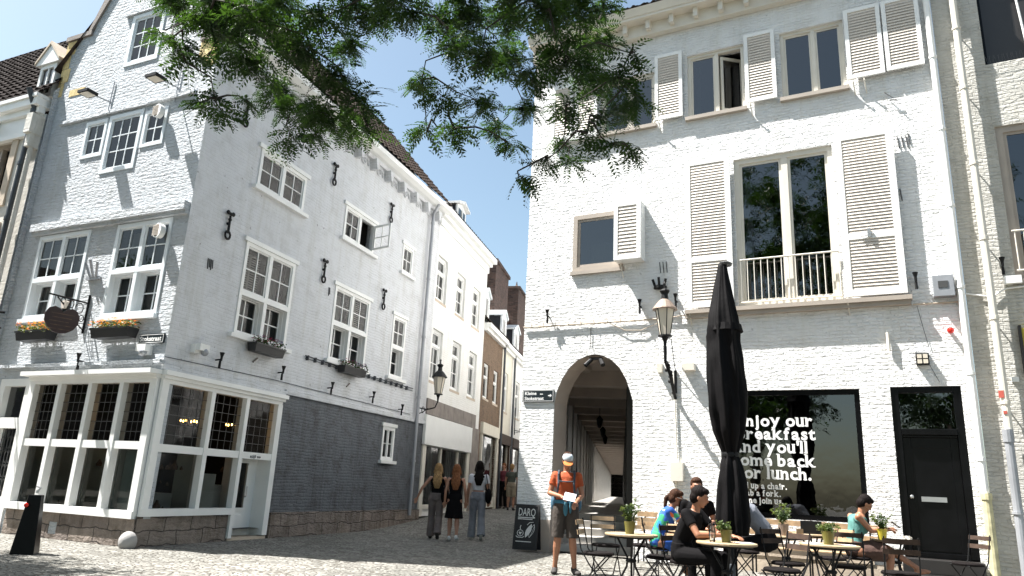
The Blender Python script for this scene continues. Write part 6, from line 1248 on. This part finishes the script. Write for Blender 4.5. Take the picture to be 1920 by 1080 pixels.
# patterned dress
m_, N, Lk, p_ = newmat('blue_flower_print'); tc = N.new('ShaderNodeTexCoord'); vo = N.new('ShaderNodeTexVoronoi'); vo.inputs['Scale'].default_value = 11; Lk.new(tc.outputs['Object'], vo.inputs['Vector'])
sc_ = N.new('ShaderNodeSeparateColor'); Lk.new(vo.outputs['Color'], sc_.inputs[0]); rp_ = N.new('ShaderNodeValToRGB'); rp_.color_ramp.interpolation = 'CONSTANT'; e = rp_.color_ramp.elements; e[0].color = (.01, .07, .32, 1); e[1].position = .42; e[1].color = (.01, .16, .34, 1)
for pos, c in ((.58, (.03, .28, .14, 1)), (.74, (.45, .55, .6, 1)), (.86, (.02, .10, .5, 1)), (.95, (.45, .10, .03, 1))): q = e.new(pos); q.color = c
Lk.new(sc_.outputs[0], rp_.inputs['Fac']); Lk.new(rp_.outputs[0], p_.inputs['Base Color']); p_.inputs['Roughness'].default_value = .8; PRINT = m_
# --- hiker
JH = dict(look=(.10, -1, -.75), head=(.01, -.045, 1.615), elr=(-.25, -.02, 1.14), wrr=(-.06, -.26, 1.10), ell=(.24, .0, 1.13), wrl=(.15, -.26, 1.02), palmr=(0, .3, 1), knl=(.11, -.03, .50), knr=(-.11, -.02, .50), anl=(.15, .02, .09), anr=(-.14, .03, .09), tol=(.45, -1, 0), tor=(-.05, -1, 0), hil=(.095, 0, .92), curl=1.0)
o, P, K = person(1.00, 11.75, R(-6), 'man in rust orange t-shirt, shorts and cap with a backpack reading a paper', RUST, KHAKI, JH, 1.03, bottom_kind='shorts', shoes=DSH, fine=.0075, sk=SKIN2, hats=True, hair=H_BROWN)
pk = MB(); pk.ell((0, .22, 1.22), (.17, .12, .27), 16, 12).ell((0, .30, 1.1), (.13, .09, .16), 12, 8).ell((-.19, .17, 1.0), (.05, .06, .12)).ell((.19, .17, 1.0), (.05, .06, .12)); g_ = pk.build('backpack', cloth('blue_grey_pack', (.05, .12, .18)), None, Matrix.Identity(4))
g_.matrix_basis = WM[o.name]; tag(g_, 'blue-grey backpack carried by the man in the rust t-shirt', 'backpack'); remesh(g_, .012)
stp_ = MB()
for s_ in (-1, 1): stp_.tube([(.10*s_, .10, 1.43), (.115*s_, -.02, 1.475), (.12*s_, -.105, 1.41), (.115*s_, -.142, 1.28), (.13*s_, -.115, 1.16), (.17*s_, .03, 1.08)], .017, 8)
stp_.tube([(-.115, -.135, 1.32), (0, -.145, 1.315), (.115, -.135, 1.32)], .010, 6); stp_.build('backpack_straps', cloth('dark_strap', (.035, .045, .06)), g_, None) if False else stp_.build('backpack_straps', cloth('dark_strap', (.035, .045, .06)), o)
bl = MB(); bl.add([(.0, 0, 0)], []); n = 20; bl.v = []; bl.f = []
loft(bl, [(Vector((0, 0, 1.0)), .182, .135, Vector((1, 0, 0)), Vector((0, -1, 0))), (Vector((0, 0, 1.045)), .172, .130, Vector((1, 0, 0)), Vector((0, -1, 0)))], 20); bl.build('hip_belt', cloth('blue_belt', (.03, .14, .22)), o)
MB().ell((.0, -.16, .93), (.035, .02, .11)).ell((.07, -.15, .95), (.02, .02, .09)).build('hanging_strap', cloth('blue_strap', (.03, .12, .17)), o)
cp = MB(); cp.ell(K['hp'](0, -.012, .065), (.084, .102, .072), 16, 10, K['HR']); g2 = cp.build('cap', cloth('pale_grey_cap', (.42, .47, .50)), o); remesh(g2, .008)
br_ = MB(); br_.ell(K['hp'](0, .105, .045), (.075, .075, .010), 16, 6, K['HR']); g2 = br_.build('cap_brim', cloth('orange_brim', (.48, .15, .03)), o)
pp_ = MB().box(-.085, .085, -.002, .002, -.07, .07); g2 = pp_.build('paper_map', 'paper', None, WM[o.name] @ Matrix.Translation((.06, -.345, 1.10)) @ Matrix.Rotation(R(-40), 4, 'X') @ Matrix.Rotation(R(12), 4, 'Y')); tag(g2, 'sheet of paper held by the man in the rust t-shirt', 'paper')
# --- three women walking away
W1 = dict(elr=(-.25, -.06, 1.14), wrr=(-.24, -.20, .93), ell=(.36, .05, 1.16), wrl=(.46, .0, .93), knl=(.10, -.10, .52), anl=(.10, -.12, .09), knr=(-.09, .02, .50), anr=(-.09, .22, .16), tor=(0, -1, -.5), curl=.4)
o, P, K = person(-1.52, 17.75, R(180), 'long-haired blonde woman in dark top and taupe trousers walking away, left of three', BLK, TAUPE, W1, .97, hair=H_BLOND, hairlen=.30, female=True, shoes=DSH, top_kind='tank', bottom_kind='wide')
g_ = MB().ell((-.20, .10, 1.02), (.10, .11, .20), 12, 9).tube([(-.20, .05, 1.15), (-.13, .02, 1.46), (-.2, -.05, 1.15)], .012).build('shoulder_bag', BLK, None, WM[o.name]); tag(g_, 'dark bag on the shoulder of the blonde walking woman', 'bag')
W2 = dict(knl=(.09, -.04, .50), knr=(-.08, .02, .50), anr=(-.09, .12, .12), anl=(.09, -.02, .09), elr=(-.24, .02, 1.13), wrr=(-.25, -.08, .90), curl=.4)
o, P, K = person(-1.06, 17.3, R(180), 'auburn-haired woman in short black dress and white shoes walking away, middle of three', BLK, BLK, W2, .96, hair=H_AUB, hairlen=.30, female=True, shoes=WSH, top_kind='tank', bottom_kind='dress', skirt_len=.40)
W3 = dict(knl=(.10, -.08, .52), anl=(.11, -.08, .09), knr=(-.10, .02, .5), anr=(-.12, .2, .14), tor=(0, -1, -.4), curl=.4)
o, P, K = person(-.56, 18.0, R(180), 'dark-haired woman in white t-shirt and grey-blue trousers walking, right of three', WHT, GREYT, W3, 1.03, hair=H_DARK, hairlen=.26, female=True, shoes=WSH, top_kind='crop', bottom_kind='wide')
g_ = MB().ell((-.24, .08, .98), (.08, .14, .17), 12, 9).tube([(-.24, -.02, 1.1), (-.16, -.04, 1.46), (-.16, .08, 1.46), (-.25, .14, 1.1)], .010).build('shoulder_bag', BLK, None, WM[o.name]); tag(g_, 'large black bag on the shoulder of the woman in white t-shirt', 'bag')
# --- distant group
FG3 = 'people standing far up the street'
def gzz(x, y): return gz(x, y)
person(-.36, 32.0, R(10), 'distant person in dark top with bare legs and white shoes, leftmost of the far group', BLK, KHAKI, {}, 1.0, gz(-.36, 32), hair=H_DARK, fine=.016, bottom_kind='shorts', shoes=WSH, group=FG3)
person(.04, 31.3, R(-30), 'distant person in dark red-patterned top, middle of the far group', cloth('maroon_top', (.12, .02, .03)), BLK, {}, 1.04, gz(0, 31), hair=H_AUB, fine=.016, group=FG3, shoes=DSH)
person(.36, 29.5, R(170), 'distant person in grey-green shirt and beige shorts near the white house corner', cloth('moss_shirt', (.06, .07, .055)), cloth('beige_shorts', (.3, .25, .18)), {}, 1.0, gz(.3, 29.5), hair=H_BLOND, fine=.016, bottom_kind='shorts', group=FG3, shoes=DSH)
# --- seated people (local: facing -y, seat at z .46)
SEAT = dict(pel=(0, .02, .56), waist=(0, .01, .72), chest=(0, -.02, .92), neck=(0, -.04, 1.09), head=(0, -.07, 1.25), shl=(.17, -.02, 1.03), shr=(-.17, -.02, 1.03), hil=(.09, -.02, .54), hir=(-.09, -.02, .54), knl=(.11, -.46, .55), knr=(-.11, -.46, .55), anl=(.11, -.44, .09), anr=(-.11, -.44, .09),
            ell=(.22, -.14, .82), elr=(-.22, -.14, .82), wrl=(.14, -.36, .80), wrr=(-.14, -.36, .80))
def sit(**k): d = dict(SEAT); d.update(k); return d
# blue woman, facing right (+x): rz = 90 deg
JB = sit(waist=(0, -.02, .72), chest=(0, -.11, .90), neck=(0, -.20, 1.05), head=(0, -.27, 1.19), shl=(.16, -.16, 1.00), shr=(-.16, -.16, 1.00), elr=(-.14, -.36, .80), wrr=(-.05, -.40, 1.05), ell=(.14, -.38, .80), wrl=(.02, -.45, 1.03), look=(0, -1, -.3), knr=(-.05, -.47, .62), anr=(-.02, -.40, .18), knl=(.10, -.46, .55), anl=(.10, -.50, .09), tor=(.1, -1, -.3), curl=1.0)
o, P, K = person(2.42, 11.66, R(82), 'ponytailed woman in a blue and green patterned dress and sunglasses seated with raised hands', PRINT, PRINT, JB, 1.0, hair=H_BROWN, bun=True, female=True, bottom_kind='dress', top_kind='tee', skirt_len=.30, sk=SKIN2, shoes=cloth('tan_sandal', (.25, .12, .06)))
MB().ell(K['hp'](.032, .098, .010), (.022, .006, .016), 10, 6, K['HR']).ell(K['hp'](-.032, .098, .010), (.022, .006, .016), 10, 6, K['HR']).bar(K['hp'](.075, .0, .015), K['hp'](.055, .09, .015), .004).bar(K['hp'](-.075, .0, .015), K['hp'](-.055, .09, .015), .004).build('sunglasses', 'paint', o)
MB().tube([K['hp'](-.02, -.10, .0), K['hp'](.0, -.13, -.03), K['hp'](.03, -.10, -.01)], .012).build('hair_tie', 'petal', o)
# man in black
JM = sit(chest=(0, -.10, .91), neck=(0, -.17, 1.07), head=(.0, -.23, 1.22), shl=(.19, -.13, 1.02), shr=(-.19, -.13, 1.02), elr=(-.25, -.30, .79), wrr=(-.02, -.50, .80), ell=(.24, -.34, .80), wrl=(.14, -.58, .79), look=(.25, -1, -.35), curl=.5)
o, P, K = person(2.24, 9.36, R(52), 'dark-haired man in black t-shirt leaning over his table with one arm stretched out', BLK, BLK, JM, 1.0, hair=H_DARK, top_kind='tee', shoes=DSH, sk=SKIN2)
# man half hidden behind the parasol
JN = sit(head=(0, -.05, 1.27), ell=(.24, .0, .80), elr=(-.24, .0, .80))
o, P, K = person(2.98, 11.55, R(-10), 'man mostly hidden behind the black parasol, only part of his face showing', BLK, BLK, JN, 1.08, hair=H_BROWN, shoes=DSH, sk=SKIN)
chair(2.98, 11.55, R(-10), 'chair of the man hidden behind the parasol', 'dark_wood')
# man in grey shirt, bent, back to camera-right, facing left
JG = sit(waist=(0, -.03, .72), chest=(0, -.19, .90), neck=(0, -.34, .98), head=(0, -.46, 1.02), shl=(.18, -.30, .96), shr=(-.18, -.30, .96), ell=(.22, -.42, .74), elr=(-.22, -.42, .74), wrl=(.12, -.62, .72), wrr=(-.12, -.62, .72), look=(0, -1, -.4))
o, P, K = person(3.88, 11.15, R(-96), 'man in grey shirt bent forward behind the parasol, his rounded back showing', GREYS, BLK, JG, 1.14, hair=H_DARK, top_kind='long', shoes=DSH)
# woman in green facing right
JW = sit(waist=(0, .0, .72), chest=(0, -.05, .92), neck=(0, -.12, 1.08), head=(0, -.185, 1.22), elr=(-.17, -.18, .84), wrr=(-.10, -.44, .86), ell=(.20, -.20, .84), wrl=(.06, -.50, .88), look=(0, -1, -.75), knl=(.06, -.46, .60), anl=(-.02, -.86, .34), tol=(0, -1, .15), knr=(-.10, -.46, .55), anr=(-.10, -.40, .09), curl=.9)
o, P, K = person(5.40, 11.62, R(84), 'short-haired woman in pale green sleeveless blouse seated with crossed legs looking at her phone', TEAL, BRS, JW, 1.02, hair=H_DARK, female=True, top_kind='tank', bottom_kind='skirt', skirt_len=.36, sk=SKIN2)
tag(MB().box(-.036, .036, -.005, .005, -.07, .07).build('phone', 'black_joinery', None, WM[o.name] @ Matrix.Translation((.0, -.60, .94)) @ Matrix.Rotation(R(-55), 4, 'X')), 'dark phone held by the woman in green', 'phone')
# west side of the square: unseen house added to darken the gable's glass
WQ = empty('west_reflection_house', (-44, 0, 0), label='unseen dark brick house added west of the square to darken the gable glass reflections', category='house')
wq = [(3+k*3.2, 4.4+k*3.2, z, z+1.8) for k in range(14) for z in (1, 4.2, 7.2)]
wall(MB(), 0, 50, 0, 10, wq, th=.25).xform(Matrix.Diagonal((1, 1, 1, 1))).build('wall', 'backdrop', WQ, frame(-44, -20, R(90)))
m = MB()
for a, b, c, d_ in wq: m.add([(a, .2, c), (b, .2, c), (b, .2, d_), (a, .2, d_)], [(0, 1, 2, 3)])
m.build('pane', 'arc_dark', WQ, frame(-44, -20, R(90)))
MB().add([(0, 0, 10), (50, 0, 10), (50, 5, 14), (0, 5, 14)], [(0, 1, 2, 3)]).build('roof', 'tile', WQ, frame(-44, -20, R(90)))
